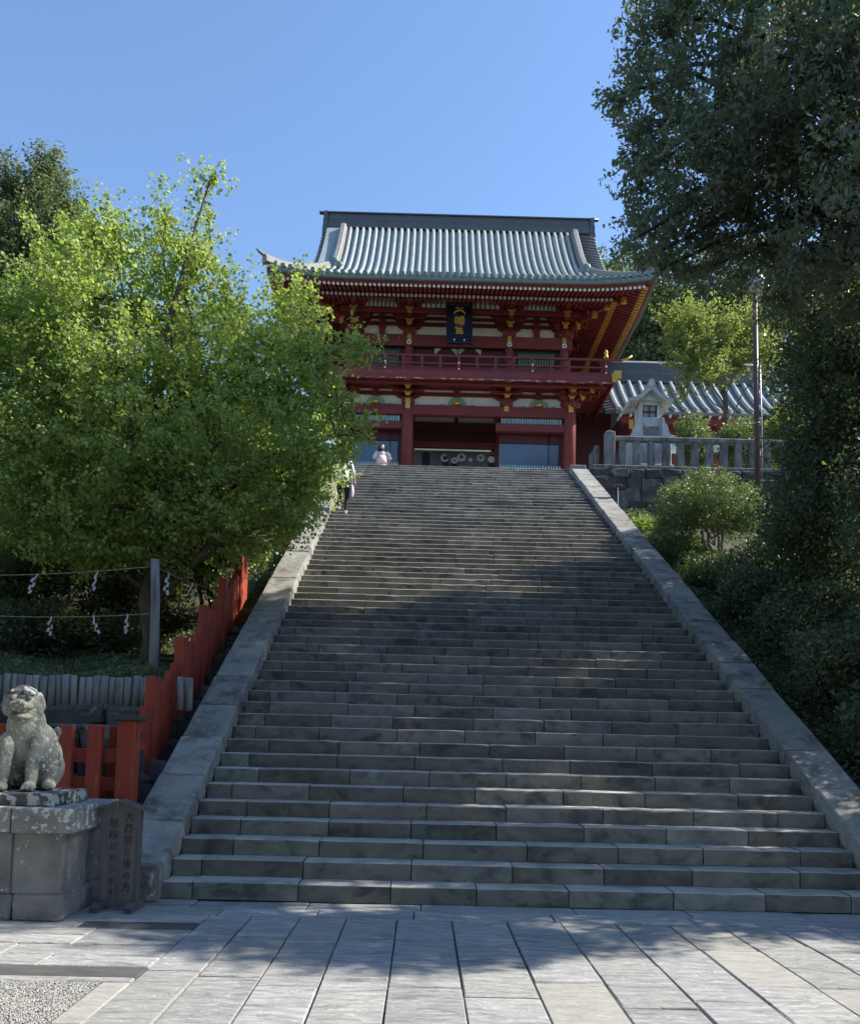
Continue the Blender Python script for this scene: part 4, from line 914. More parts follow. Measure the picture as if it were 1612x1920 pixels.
# ------------------------------------------------------------------ lamp pole
po = Vector((12.05, 15.0, 8.0)); pl_ = empty('lamp_pole', po, 'tall dark brown steel pole rising above the sunlit round bush', 'pole')
lb('shaft', 'pole', lambda b: b.tube([(0, 0, -.2), (0, 0, 3.0), (-.02, 0, 6.9)], [.085, .08, .065], 12), pl_, True)
lb('conduit', 'metal_grey', lambda b: b.tube([(.11, -.05, .2), (.12, -.05, 2.9), (.09, -.04, 4.6)], .022, 8), pl_, True)
lb('cable', 'wood_dark', lambda b: b.tube([(.17, -.05, 2.9), (.26, -.05, 2.5), (.22, -.05, 1.8), (.30, -.05, 1.1)], .008, 5), pl_, True)
lb('band', 'metal_grey', lambda b: b.lathe([(.095, 2.88), (.095, 2.96)], (0, 0, 0), 12), pl_)
lb('lamp_head', 'metal_grey', lambda b: b.lathe([(.05, 6.85), (.2, 6.95), (.26, 7.2), (.18, 7.42), (.03, 7.5)], (0, 0, 0), 14), pl_, True)
so_ = at(1158, 945, 14.6); sp_ = empty('slope_spotlight', (so_.x, so_.y, so_.z-.1), 'small dark spotlight on a thin stake beside the stair wall', 'spotlight')
lb('stake', 'metal_grey', lambda b: b.tube([(0, 0, -.4), (0, 0, .62)], .018, 8), sp_); lb('lamp_head', 'pole', lambda b: b.bbox(-.12, .12, -.05, .07, .58, .66, .015), sp_)

# ------------------------------------------------------------------ vermilion fences
ff = empty('front_fence', (-1.9, 1.0, 0), 'low vermilion board fence standing behind the stone guardian', 'fence')
b = MB(); b.bbox(-.078, .078, -.05, .05, -.05, 1.70, .006); bm_ = b.mesh('board', 'red'); recalc(bm_)
for k in range(12): inst('board', bm_, ff, (-1.13-.33*k+1.9, R0.uniform(-.004, .004), R0.uniform(-.008, .008)))
for z0, z1 in ((1.28, 1.44), (.96, 1.12), (.25, .40)): b = MB(); b.bbox(-4.9+1.9, -.9+1.9, .052, .10, z0, z1, .006); b.build('rail', 'red', ff, fix=True)
cp = MB(); cp.bbox(-.86+1.9, -.66+1.9, -.09, .11, -.05, 1.76, .008); o_ = cp.build('corner_post', 'red', ff, fix=True)
cp = MB(); cp.bbox(-.91+1.9, -.61+1.9, -.14, .16, 1.762, 1.83, .01); cp.build('cap', 'wood_dark', o_, fix=True)
sf = empty('stair_fence', (-1.0, 1.1, 0), 'stepped vermilion board fence climbing beside the stairway', 'fence')
b = MB(); b.bbox(-.045, .045, -.108, .108, 0, 1.45, .006); m1 = b.mesh('board', 'red'); recalc(m1)
b = MB(); b.bbox(-.07, .07, -.10, .10, 0, 1.62, .008); m2 = b.mesh('post', 'red'); recalc(m2)
y = 1.32; k = 0
while y < 7.9:
    zb = y*SL-.75
    if k % 5 == 0: inst('post', m2, sf, (-.0, y-1.1, zb+.10))
    else: inst('board', m1, sf, (R0.uniform(-.004, .004), y-1.1, zb+R0.uniform(-.01, .01)))
    y += .235; k += 1
for dz in (.35, .95):
    b = MB(); b.prism([(0.1, (1.2)*SL-.75+dz), (6.7, 7.8*SL-.75+dz), (6.7, 7.8*SL-.6+dz), (.1, 1.2*SL-.6+dz)], -.10, -.048, 'x'); b.build('rail', 'red', sf, fix=True)
# ------------------------------------------------------------------ log edging
le = empty('log_edging', (-3.2, 3.05, 2.0), 'row of upright grey logs holding the soil under the ginkgo', 'edging')
r = random.Random(2); x = -5.0
lm_ = []
for k in range(4): b = MB(); b.tube([(0, 0, -.1), (0, 0, .2), (0, 0, .345), (0, 0, .36)], [.056, .055, .053, .046], 9); me_ = b.mesh('log', 'wood_grey', True); me_.polygons[-1].use_smooth = False; lm_.append(me_)
while x < -.62:
    if not (-1.16 < x < -.88): inst('log', r.choice(lm_), le, (x+3.2, r.uniform(-.015, .015), .02+r.uniform(-.02, .02)+(.0 if x < -1 else .02)), (r.uniform(-.04, .04), r.uniform(-.05, .05), r.uniform(0, 6)), (r.uniform(.85, 1.08),)*2+(1,))
    x += r.uniform(.098, .112)

# ------------------------------------------------------------------ guardian statue on its pedestal
pd = empty('stone_pedestal', (-1.22, -.55, 0), 'stepped dark stone pedestal with lichen under the guardian statue', 'pedestal')
def ps(name, m, x0, x1, y0, y1, z0, z1, bev=.02, j=.006, seed=0, sub=2):
    m_ = rough_box(x1-x0, y1-y0, z1-z0, bev, j, seed, sub); m_.materials.append(MATS[m]); return inst(name, m_, pd, ((x0+x1)/2+1.22, (y0+y1)/2+.55, (z0+z1)/2))
zs_ = [(0, .23, 'foot_stone', .05), (.235, .755, 'side_stone', .018)]
for (z0, z1, nm, bv) in zs_:
    e = .03 if z0 == 0 else 0
    for i, (x0, x1) in enumerate(((-.98-(.02 if z0 else 0), -.56+e), (-1.47, -.985-(.02 if z0 else 0)), (-1.9-e, -1.475))):
        for j_, (y0, y1) in enumerate(((-1.04-e, -.56), (-.555, -.06+e))): ps(nm, 'pedestal', x0, x1, y0, y1, z0-.01, z1, bv, .008, i*7+j_+int(z0*10), 3)
for i, (x0, x1) in enumerate(((-1.01, -.47), (-1.99, -1.016))): ps('cap_stone', 'pedestal_lichen', x0, x1, -1.10, .0, .757, .972, .016, .005, 30+i)
ps('plinth', 'komainu_dark', -1.72, -.70, -.98, -.18, .973, 1.085, .02, .008, 55, 3)
kg = empty('guardian_statue', (-1.17, -.55, 1.08), 'weathered stone guardian lion dog sitting on a pedestal', 'statue', None, .26)
kg.scale = (.84, .88, 1.0)
# facing the plaza, body running back to the right
E = []
def e(c, r_, rot=(0, 0, 0)): E.append(('e', c, r_, rot))
def c(p, q, r1, r2): E.append(('c', p, q, r1, r2))
e((.0, .02, .50), (.215, .20, .30), (.18, 0, 0)); e((-.02, -.04, .60), (.19, .17, .20)); e((.14, .16, .28), (.22, .26, .26)); e((.10, .10, .42), (.21, .22, .22))
e((.23, .14, .17), (.125, .22, .175)); e((-.13, .20, .17), (.12, .22, .17)); e((.17, .28, .2), (.2, .12, .2))
c((.115, -.13, .46), (.10, -.20, .09), .088, .062); c((-.17, -.13, .46), (-.19, -.20, .09), .088, .062)
for sx in (.09, -.19): e((sx, -.25, .045), (.075, .105, .05)); [e((sx+dx, -.335, .035), (.022, .03, .028)) for dx in (-.045, 0, .045)]
e((.26, -.06, .05), (.075, .14, .055)); e((-.20, .02, .05), (.07, .12, .055)); c((.02, .0, .62), (-.035, -.10, .74), .175, .16)
e((-.04, -.10, .835), (.172, .165, .15)); e((-.04, -.17, .81), (.155, .12, .085)); e((-.04, -.24, .785), (.13, .09, .055)); e((-.04, -.205, .685), (.115, .10, .038)); e((-.04, -.16, .73), (.11, .08, .07))
e((-.04, -.315, .815), (.055, .035, .032)); e((-.08, -.325, .808), (.025, .02, .02)); e((0, -.325, .808), (.025, .02, .02)); 
for s in (-1, 1):
    e((-.04+s*.08, -.245, .868), (.038, .032, .03)); e((-.04+s*.085, -.235, .915), (.07, .06, .026), (0, s*.3, 0)); e((-.04+s*.185, -.07, .84), (.03, .055, .09), (.2, s*-.35, 0)); e((-.04+s*.16, -.10, .76), (.05, .07, .07))
for i in range(26):
    a = R0.uniform(0, 6.28); zz = R0.uniform(.6, .97); rr_ = .17 if zz < .92 else .09
    p_ = (-.04+rr_*math.cos(a), -.05+rr_*.9*math.sin(a), zz)
    if math.sin(a) > -.25 or zz > .9: e(p_, (.042, .042, .035))
for i in range(7): e((.21+.03*math.sin(i*1.3), .33+.015*i, .22+.055*i), (.085-.006*i, .055, .05))
kb2 = union_mesh('body', E, .0095, ['komainu', 'komainu_dark'], 2, lambda p: 1 if (p.z > .885 or p.z < .03) else 0, kg)
b = MB()
for s in (-1, 1): b.lathe([(.001, -.02), (.018, -.014), (.022, 0), (.018, .014), (.001, .02)], (-.04+s*.085, -.268, .853), 10)
b.build('eyes', 'komainu_dark', kg, smooth=True)

# ------------------------------------------------------------------ wooden notice board
sg = empty('notice_board', (-.235, -.55, 0), 'small wooden notice board with a gabled top beside the pedestal', 'sign')
lb('board', 'wood_sign', lambda b: b.prism([(-.165, .03), (.165, .03), (.165, .93), (0, .985), (-.165, .93)], -.022, .022, 'y'), sg)
for s in (-1, 1):
    lb('side_frame', 'wood_sign', lambda b: b.bbox(s*.172-.014, s*.172+.014, -.03, .03, .03, .925, .003), sg)
    lb('roof_board', 'wood_sign', lambda b: b.prism([(0, .995), (s*.29, .895), (s*.295, .912), (0, 1.018)], -.075, .075, 'y'), sg)
    lb('foot', 'wood_sign', lambda b: b.prism([(-.19, 0), (.19, 0), (.19, .05), (.15, .085), (-.14, .085), (-.175, .05)], s*.155-.033, s*.155+.033, 'x'), sg)
    lb('foot_end', 'wood_dark', lambda b: b.box(s*.155-.031, s*.155+.031, -.192, -.188, .003, .052), sg)
for txt, x, z0, dz, s_ in (('大西宮に後の方', .072, .855, .108, .092), ('階段があります', -.068, .79, .105, .092)):
    for i, ch in enumerate(txt): text_mesh('character', ch, s_*(1 if ch in '大西宮後方階段' else .78), .0008, 'ink', Matrix.Translation((x, -.0235, z0-i*dz)) @ RX, sg)

# ------------------------------------------------------------------ rope barrier with paper streamers round the ginkgo
gp = empty('rope_post', (-1.66, 4.5, 2.4), 'grey wooden post holding the rope in front of the ginkgo trunk', 'post')
lb('shaft', 'wood_grey', lambda b: b.tube([(.02, 0, -.15), (0, 0, .6), (-.02, 0, 1.3), (-.055, 0, 1.92)], [.082, .075, .07, .066], 12), gp, True)
lb('top_cut', 'bark_pale', lambda b: b.lathe([(.06, 1.915), (.06, 1.93)], (-.055, 0, 0), 12), gp)
P0 = Vector((-1.72, 4.5, 4.22)); P1 = Vector((-6.6, 5.2, 4.15)); P2 = Vector((-1.05, 8.6, 4.5))
def cat(a, b_, sag, n=18): return [a.lerp(b_, t/n)-Vector((0, 0, sag*4*(t/n)*(1-t/n))) for t in range(n+1)]
ropes = []
for nm, a, b_, sg_, lab in (('u', P0, P1, .10, 'upper straw rope stretched left from the grey post'), ('l', P0-Vector((-.02, 0, .75)), P1-Vector((0, 0, .55)), .12, 'lower straw rope stretched left from the grey post'), ('b', P0, P2, .12, 'straw rope running back from the grey post beside the red fence')):
    pts = cat(a, b_, sg_); mb = MB(); mb.tube(pts, .008, 6); tag(mb.build('straw_rope', 'rope', smooth=True), lab, 'rope'); ropes.append(pts)
def streamer(p, seed, lab, ry=0.0, L=1.0):
    r = random.Random(seed); b = MB(); z = 0; x = 0; w = .062*L
    b.box(-.012, .012, -.002, .002, -.12*L, .01); z = -.11*L
    for k in range(4):
        sx = (1 if k % 2 else -1)*.026*L; h = .105*L; M = Matrix.Translation((x+sx, .012*k, z)) @ Matrix.Rotation(r.uniform(-.3, .3), 4, 'Y') @ Matrix.Rotation(r.uniform(-.6, .6), 4, 'Z')
        b.box(-w/2, w/2, -.0012, .0012, -h, 0, M); z -= h*.82
    o = b.build('paper_streamer', 'paper'); o.location = p; o.rotation_euler = (0, ry, r.uniform(-.5, .5)); tag(o, lab, 'streamer', 'paper streamers on the ropes')
def on(pts, t): return pts[int(t*(len(pts)-1))]
for i, (ri, t) in enumerate(((0, .40), (0, .19), (1, .345), (1, .20), (1, .085), (2, .12), (2, .33))):
    lab = ('white zigzag paper streamer hanging from the upper rope', 'white zigzag paper streamer hanging from the lower rope', 'white zigzag paper streamer on the rope beside the red fence')[ri]+(', farther from the grey post', ', nearer the grey post', ', farthest from the grey post', ' between two others', ', nearest the grey post', ', nearer the grey post', ', farther from the grey post')[i]
    p = on(ropes[ri], t); f_ = ropes[ri][0].lerp(ropes[ri][-1], t); p = Vector((f_.x, f_.y-.01, f_.z-(.10, .12, .12)[ri]*4*t*(1-t))); streamer(p, i, lab, (.45, .4, .1, -.2, .1, .1, 0)[i], (.72, .68, .62, .6, .62, .75, .6)[i])
p = P2.lerp(P0, .45); streamer(Vector((p.x, p.y, p.z-.85)), 31, 'white zigzag paper streamer half hidden by the red fence', 0, 1.0)

# ------------------------------------------------------------------ people
def person(name, loc, rz, lab, limbs, mats, choose, extras=(), voxel=.02):
    root = empty(name, loc, lab, 'person', None, rz); union_mesh('body', limbs, voxel, mats, 3, choose, root)
    for nm, m, fn in extras: lb(nm, m, fn, root, True)
    return root
def body_limbs(h, armL, armR, legL, legR, sh=.19, hip=.1, lean=0.0, head_tilt=0.0, ft=-1):
    """joint lists in metres for a figure facing -y"""
    k = h/1.7; S = lambda p: (p[0]*k, p[1]*k, p[2]*k); L = []
    L += [('c', S((0, 0, .93)), S((0, lean*.5, 1.18)), .135*k, .13*k), ('c', S((0, lean*.5, 1.18)), S((0, lean, 1.36)), .14*k, .13*k), ('e', S((0, lean, 1.36)), (.20*k, .11*k, .10*k)), ('e', S((0, 0, .93)), (.17*k, .125*k, .13*k))]
    L += [('c', S((0, lean, 1.42)), S((0, lean-.01, 1.53)), .055*k, .05*k), ('e', S((0, lean-.02+head_tilt, 1.605)), (.078*k, .095*k, .115*k)), ('e', S((0, lean-.115+head_tilt, 1.59)), (.014*k, .02*k, .02*k)), ('e', S((.08, lean-.01, 1.60)), (.015*k, .02*k, .03*k)), ('e', S((-.08, lean-.01, 1.60)), (.015*k, .02*k, .03*k))]
    for s, A in ((-1, armL), (1, armR)):
        sp = S((s*sh, lean, 1.40)); q = [S(a) for a in A]; L += [('c', sp, q[0], .055*k, .043*k), ('c', q[0], q[1], .042*k, .03*k)]
        d = (Vector(q[1])-Vector(q[0])).normalized(); w = Vector(q[1])+d*.05*k; L.append(('e', tuple(w), (.03*k, .034*k, .045*k)))
        sd_ = d.cross(Vector((1, 0, 0))).normalized()
        for i, (o, l) in enumerate(((-.03, .065), (-.01, .08), (.011, .075), (.03, .06))): L.append(('c', tuple(w+sd_*o*k), tuple(w+sd_*o*k*1.1+d*l*k+Vector((0, -.015, 0))*k), .0105*k, .009*k))
        L.append(('c', tuple(w), tuple(w-sd_*.045*k+d*.035*k), .013*k, .0105*k))
    for s, G in ((-1, legL), (1, legR)):
        q = [S(g) for g in G]; L += [('c', S((s*hip, 0, .90)), q[0], .092*k, .062*k), ('c', q[0], q[1], .062*k, .043*k), ('c', q[1], tuple(Vector(q[1])+Vector((0, ft*.13*k, -.035*k))), .045*k, .036*k)]
    return L
# visitor climbing, seen from behind (rotated to face up the stairs)
zf_ = 41*RI
lm2 = body_limbs(1.68, [(-.27, .02, 1.14), (-.30, -.06, .92)], [(.26, .04, 1.12), (.24, -.14, .98)], [(-.11, -.10, .52), (-.10, .05, .10)], [(.10, -.16, .66), (.10, -.16, .27)], lean=-.05)
def ch2(p):
    if p.z < .10 or (p.x > 0.0 and p.z < .27 and p.y < -.02): return 2
    if p.z < .93 and abs(p.x) < .205: return 1
    if p.z > 1.47: return 4 if (p.y > -.10 or p.z > 1.62) else 3
    if abs(p.x) > .2 and p.z < 1.08: return 3
    return 0
pr1 = person('person', (.33, 41*T+.02-T+.18, 42*RI-RI+.004+RI-.03), math.pi, 'person in white top and black trousers climbing beside the ginkgo', lm2, ['shirt_white', 'cloth_black', 'shoe', 'skin', 'hair'], ch2,
  [('shirt_hem', 'shirt_white', lambda b: b.lathe([(.175, .84), (.165, 1.0), (.15, 1.15), (.01, 1.16)], (0, -.01, 0), 16)), ('hair', 'hair', lambda b: b.lathe([(.01, 1.40), (.07, 1.44), (.095, 1.55), (.10, 1.64), (.07, 1.71), (.01, 1.735)], (0, -.04, 0), 14))])
bgl = tag(union_mesh('shoulder_bag', [('e', (0, 0, 0), (.055, .13, .17)), ('c', (0, .05, .12), (-.02, .06, .46), .012, .012), ('c', (0, -.05, .12), (-.02, -.03, .46), .012, .012)], .012, ['cloth_lilac'], 2), 'pale lilac bag hanging at the climbing visitor\'s side', 'bag')
bgl.location = (.33+.235, 41*T-.02, 42*RI+.62)
# woman at the top of the stairs
lm3 = body_limbs(1.58, [(-.27, .03, 1.14), (-.20, -.20, 1.04)], [(.28, .02, 1.12), (.27, -.06, .88)], [(-.10, -.01, .50), (-.10, .02, .08)], [(.10, -.02, .50), (.11, .01, .08)], head_tilt=-.015)
def ch3(p):
    if p.z < .07: return 2
    if p.z > 1.36: return 3
    if abs(p.x) > .19 and p.z < 1.06: return 3
    if p.y < -.13 and p.z > .9: return 3
    return 0 if p.z > .92 else 1
person('person', (.83, 21.45, ZT), .15, 'woman with long black hair in a pale pink floral blouse', lm3, ['cloth_pink', 'cloth_rose', 'shoe', 'skin'], ch3,
  [('hair', 'hair', lambda b: (b.lathe([(.05, 1.18), (.12, 1.22), (.13, 1.36), (.112, 1.46), (.108, 1.54), (.07, 1.61), (.01, 1.63)], (0, .03, 0), 14), b.tube([(-.10, .0, 1.50), (-.125, -.02, 1.38), (-.15, -.04, 1.22)], [.03, .045, .02], 8), b.tube([(.10, .0, 1.50), (.12, -.01, 1.38), (.13, -.02, 1.25)], [.03, .04, .02], 8))),
   ('skirt', 'cloth_rose', lambda b: b.lathe([(.30, .18), (.26, .5), (.20, .8), (.15, .98)], (0, 0, 0), 18)), ('blouse_hem', 'cloth_pink', lambda b: b.lathe([(.215, .86), (.19, 1.0), (.17, 1.15)], (0, 0, 0), 16)),
   ('sleeve', 'cloth_pink', lambda b: b.tube([(-.17, 0, 1.32), (-.24, .02, 1.18), (-.26, .02, 1.06)], [.07, .085, .095], 10)), ('sleeve', 'cloth_pink', lambda b: b.tube([(.17, 0, 1.32), (.25, .01, 1.18), (.275, .01, 1.05)], [.07, .085, .095], 10))])
# dim figure inside the gate by the glazed screen
lm4 = body_limbs(1.7, [(-.25, .02, 1.14), (-.22, -.05, .90)], [(.25, .02, 1.14), (.22, -.05, .90)], [(-.10, -.01, .50), (-.12, .02, .08)], [(.10, -.02, .50), (.13, .01, .08)])
q = at(951, 870, 24.2)
person('person', (q.x, 24.2, ZT), 0, 'person in dark clothes standing before the glazed screen of the gate', lm4, ['cloth_black', 'skin', 'shirt_white'], lambda p: 1 if (p.z > 1.45 and p.y < 0) else (2 if (p.z > 1.1 and p.z < 1.36 and p.y < -.06 and abs(p.x) < .07) else 0))
# ------------------------------------------------------------------ vegetation
# the young ginkgo left of the stairs
gk = [(395, 335, 16, 40, 6.2, .2), (390, 390, 36, 50, 6.2, .4), (375, 465, 56, 66, 6.2, .7), (312, 400, 20, 50, 6.6, .25), (320, 450, 36, 40, 6.6, .4), (175, 425, 22, 28, 6.8, .3), (215, 455, 62, 50, 6.8, .7), (125, 495, 70, 52, 7.0, .8), (50, 600, 90, 70, 6.6, 1.0), (190, 560, 110, 85, 6.0, 1.2),
 (330, 560, 100, 85, 6.4, 1.1), (430, 590, 55, 62, 6.6, .7), (548, 560, 52, 46, 6.8, .5), (580, 610, 42, 36, 6.6, .4), (500, 640, 85, 65, 6.2, .8), (600, 690, 62, 42, 6.4, .5), (560, 660, 70, 50, 6.0, .6),
 (60, 700, 110, 85, 5.8, 1.1), (220, 690, 120, 85, 5.4, 1.2), (390, 700, 110, 85, 5.6, 1.2), (540, 750, 85, 65, 5.8, .8), (645, 755, 36, 30, 6.0, .35), (70, 830, 110, 85, 5.6, 1.1), (240, 820, 120, 85, 5.2, 1.2), (410, 830, 115, 80, 5.2, 1.1), (555, 840, 85, 60, 5.6, .8),
 (648, 832, 40, 30, 6.0, .4), (690, 810, 22, 14, 6.0, .2), (60, 960, 100, 70, 5.8, 1.0), (220, 950, 120, 75, 5.2, 1.1), (390, 960, 115, 65, 5.2, 1.0), (520, 930, 85, 60, 5.6, .7), (572, 905, 38, 42, 5.8, .4), (580, 945, 22, 14, 6.0, .25), (300, 1030, 90, 35, 5.6, .6), (160, 1035, 100, 35, 5.4, .7), (470, 1010, 80, 36, 5.6, .5), (550, 975, 36, 26, 5.8, .3),
 (655, 660, 36, 30, 6.1, .35), (680, 640, 26, 20, 6.1, .25)]
gl_ = pxlobes(gk, 3, .35)
gl_ += [(-5.6, 6.5, 7.5, 1.5, 1.3, 2.2), (-2.6, 7.6, 7.0, 2.2, 1.2, 2.6), (-.6, 7.6, 7.2, 1.4, 1.0, 1.8), (-4.4, 7.8, 6.4, 1.6, 1.2, 1.8)]
tb = at(272, 1240, 6.0)
t_ = make_tree('ginkgo_tree', 'bushy bright green ginkgo tree overhanging the stairway', 'tree', (tb.x, tb.y, 2.6), at(330, 700, 6.3), .17, gl_, 160000, 'leaf_ginkgo', .062, .95, 101, 'bark', clump=.36, per=60, shell=.35, branches=260, spray=1.25,
  extra=[([at(285, 1130, 6.0), at(320, 1100, 5.9), at(360, 1060, 5.8), at(400, 1010, 5.7), at(440, 960, 5.6)], [.07, .062, .055, .045, .03]), ([at(285, 1120, 6.0), at(330, 1060, 6.1), at(375, 1020, 6.1), at(420, 980, 6.2)], [.05, .045, .04, .03])])
# tall mixed evergreens left, behind the ginkgo
def conifer(base, h, rad_, n, seed, lab, leaf='leaf_conifer', size=.10):
    r = random.Random(seed); lobes = []
    for k in range(24):
        t = .12+.88*k/23; z = base[2]+h*t; rr = rad_*(1-t)**.55*.9+.3; a = r.uniform(0, 6.28)
        lobes.append((base[0]+rr*.55*math.cos(a), base[1]+rr*.55*math.sin(a), z, rr*.6+.2, rr*.6+.2, h*.05+.2))
    return make_tree('evergreen_tree', lab, 'tree', base, (base[0], base[1], base[2]+h*.97), .24, lobes, n, leaf, size, .35, seed, 'bark', clump=.42, per=50, shell=.3, branches=60, spray=1.1)
make_tree('evergreen_tree', 'tall dark evergreen rising behind the ginkgo crown', 'tree', (-7.6, 12.5, 5.8), (-7.4, 12.5, 14.5), .16, pxlobes([(95, 325, 26, 34, 12.5, .5), (60, 370, 40, 36, 12.5, .6), (20, 350, 30, 40, 12.6, .5), (118, 385, 34, 36, 12.4, .6), (70, 430, 66, 46, 12.4, .9), (140, 440, 30, 36, 12.5, .6), (10, 440, 50, 50, 12.6, .8), (100, 490, 80, 50, 12.4, 1.0), (20, 520, 70, 60, 12.5, 1.0), (110, 560, 90, 60, 12.5, 1.2), (20, 620, 80, 70, 12.5, 1.2), (-60, 480, 60, 90, 12.6, 1.0), (-60, 620, 70, 90, 12.6, 1.2), (100, 660, 100, 70, 12.6, 1.4)], 6, .2), 110000, 'leaf_conifer', .10, .4, 201, 'bark', clump=.40, per=50, shell=.15, branches=120, spray=1.1)
conifer((-11.5, 14.5, 7.2), 8.6, 3.4, 40000, 202, 'shorter dark evergreen at the far edge behind the ginkgo')
# undergrowth below the ginkgo
def shrub(base, rx, ry, rz_, n, seed, lab, leaf='leaf_bush', size=.07, wid=.42, group=None, name='shrub', stems=4, clump=.3, shell=.35, br=40, bark='bark_dark'):
    r = random.Random(seed); lobes = []
    for k in range(9):
        a = r.uniform(0, 6.28); q = r.uniform(.2, .6); lobes.append((base[0]+rx*q*math.cos(a), base[1]+ry*q*math.sin(a), base[2]+rz_*r.uniform(.75, 1.35), rx*r.uniform(.4, .6), ry*r.uniform(.4, .6), rz_*r.uniform(.45, .65)))
    return make_tree(name, lab, 'shrub', base, (base[0], base[1], base[2]+rz_*1.1), max(.03, rx*.04), lobes, n, leaf, size, wid, seed, bark, clump=clump, per=45, shell=shell, branches=br, stems=stems, group=group)
for i, (x, y, rx, rz_) in enumerate(((-5.6, 8.0, 1.5, 1.4), (-3.6, 8.6, 1.4, 1.25), (-1.9, 8.8, 1.2, 1.5), (-4.6, 6.8, .9, .7), (-6.6, 6.6, 1.1, .9), (-3.2, 7.0, .7, .55))):
    shrub((x, y, hl(-3, y)-.05), rx, rx, rz_, int(9000*rx*rz_), 300+i, ('broad leafy shrub behind the paper streamer farthest from the grey post', 'dark leafy shrub directly behind the ginkgo trunk', 'tall leafy shrub between the ginkgo trunk and the stepped red fence', 'low dark shrub in front of the broad shrub behind the ropes', 'leafy shrub at the outer end of the log edging', 'smallest dark shrub close beside the ginkgo trunk')[i], 'leaf_dark' if i % 2 else 'leaf_bush', .085, .34, 'shrubs behind the straw ropes')
for i, (x, y, rx, rz_) in enumerate(((-8.5, 10.5, 2.4, 2.4), (-5.4, 12.2, 2.2, 2.2), (-2.8, 12.4, 1.8, 1.9), (-1.6, 15.2, 1.0, 1.3))):
    shrub((x, y, hl(-3, y)-.05), rx, rx, rz_, 12000, 320+i, 'dark green thicket on the slope behind the ginkgo', 'leaf_dark', .11, .4, 'thickets behind the ginkgo')
# the big camphor on the right, its trunk outside the picture
ck = [(1235, 30, 80, 80, 4.0, 1.0), (1225, 130, 78, 75, 4.2, 1.0), (1205, 225, 62, 70, 4.0, .9), (1165, 175, 22, 20, 4.0, .2), (1200, 320, 58, 65, 4.4, .9), (1195, 410, 52, 50, 4.6, .8), (1185, 450, 26, 26, 4.4, .3), (1240, 470, 60, 40, 4.6, .7), (1290, 430, 85, 65, 4.6, 1.0),
 (1330, 60, 110, 100, 3.4, 1.3), (1320, 200, 110, 100, 3.6, 1.4), (1310, 320, 100, 95, 4.0, 1.3), (1440, 60, 110, 90, 3.0, 1.4), (1450, 190, 110, 85, 3.2, 1.4), (1430, 300, 105, 75, 3.6, 1.4), (1400, 400, 90, 55, 4.2, 1.1), (1560, 70, 100, 80, 3.0, 1.2), (1570, 200, 100, 85, 3.2, 1.3), (1560, 330, 100, 75, 3.6, 1.3), (1500, 440, 85, 50, 4.2, 1.0),
 (1600, 430, 90, 70, 4.0, 1.0), (1480, 520, 80, 50, 5.0, .8), (1570, 520, 90, 60, 4.6, .9), (1400, 500, 60, 34, 5.0, .6), (1650, 560, 80, 80, 4.6, 1.0), (1500, 480, 80, 50, 3.4, .6), (1590, 500, 80, 60, 3.2, .6), (1430, 460, 60, 44, 3.8, .6), (1330, 500, 70, 32, 4.8, .6), (1240, 505, 26, 20, 4.8, .3), (1320, -90, 150, 100, 3.4, 1.6), (1500, -100, 150, 100, 3.0, 1.6), (1700, 0, 130, 130, 3.0, 1.6), (1720, 260, 130, 130, 3.4, 1.6), (1280, -20, 70, 60, 3.6, 1.0)]
cl_ = pxlobes(ck, 5, .5)
cl_ += [(9.5, 1.6, 9.2, 2.2, 1.4, 2.0), (11.5, 2.0, 11.5, 2.2, 1.4, 2.0), (13.5, 3.2, 10.0, 2.5, 2.4, 2.6), (12.5, 5.5, 13.5, 2.8, 2.2, 2.6), (10.5, 4.0, 16.2, 3.0, 2.6, 2.2), (13.8, 2.2, 14.2, 2.8, 2.0, 2.4), (12.8, 5.8, 17.0, 2.6, 2.2, 2.0), (9.2, 6.3, 13.4, 1.8, 1.6, 2.0), (11.2, 6.8, 16.0, 1.8, 1.2, 1.8), (12.8, 6.8, 18.0, 2.2, 1.2, 1.8), (10.6, 6.6, 18.4, 2.0, 1.2, 1.6), (9.8, -.8, 7.0, 1.4, .9, 1.2), (11.6, -.7, 8.6, 1.5, .9, 1.4), (13.4, -.5, 10.4, 1.6, 1.0, 1.5), (11.0, -.1, 6.6, 1.3, 1.0, 1.2), (10.6, .4, 10.4, 1.5, .9, 1.2), (12.2, .3, 12.2, 1.6, .9, 1.3), (9.4, .6, 8.8, 1.2, .8, 1.0), (11.5, .9, 7.4, 1.3, .8, 1.1), (13.0, 1.0, 8.8, 1.3, .8, 1.2), (9.9, .8, 5.8, 1.0, .7, .9)]
make_tree('camphor_tree', 'huge dark broadleaf tree leaning over the right of the stairway', 'tree', (12.0, 4.0, 1.8), (11.4, 4.2, 13.0), .34, cl_, 240000, 'leaf_camphor', .10, .46, 401, 'bark_dark', clump=.42, per=56, shell=.3, spray=.7, branches=200, up=.1, limb_lo=.8)
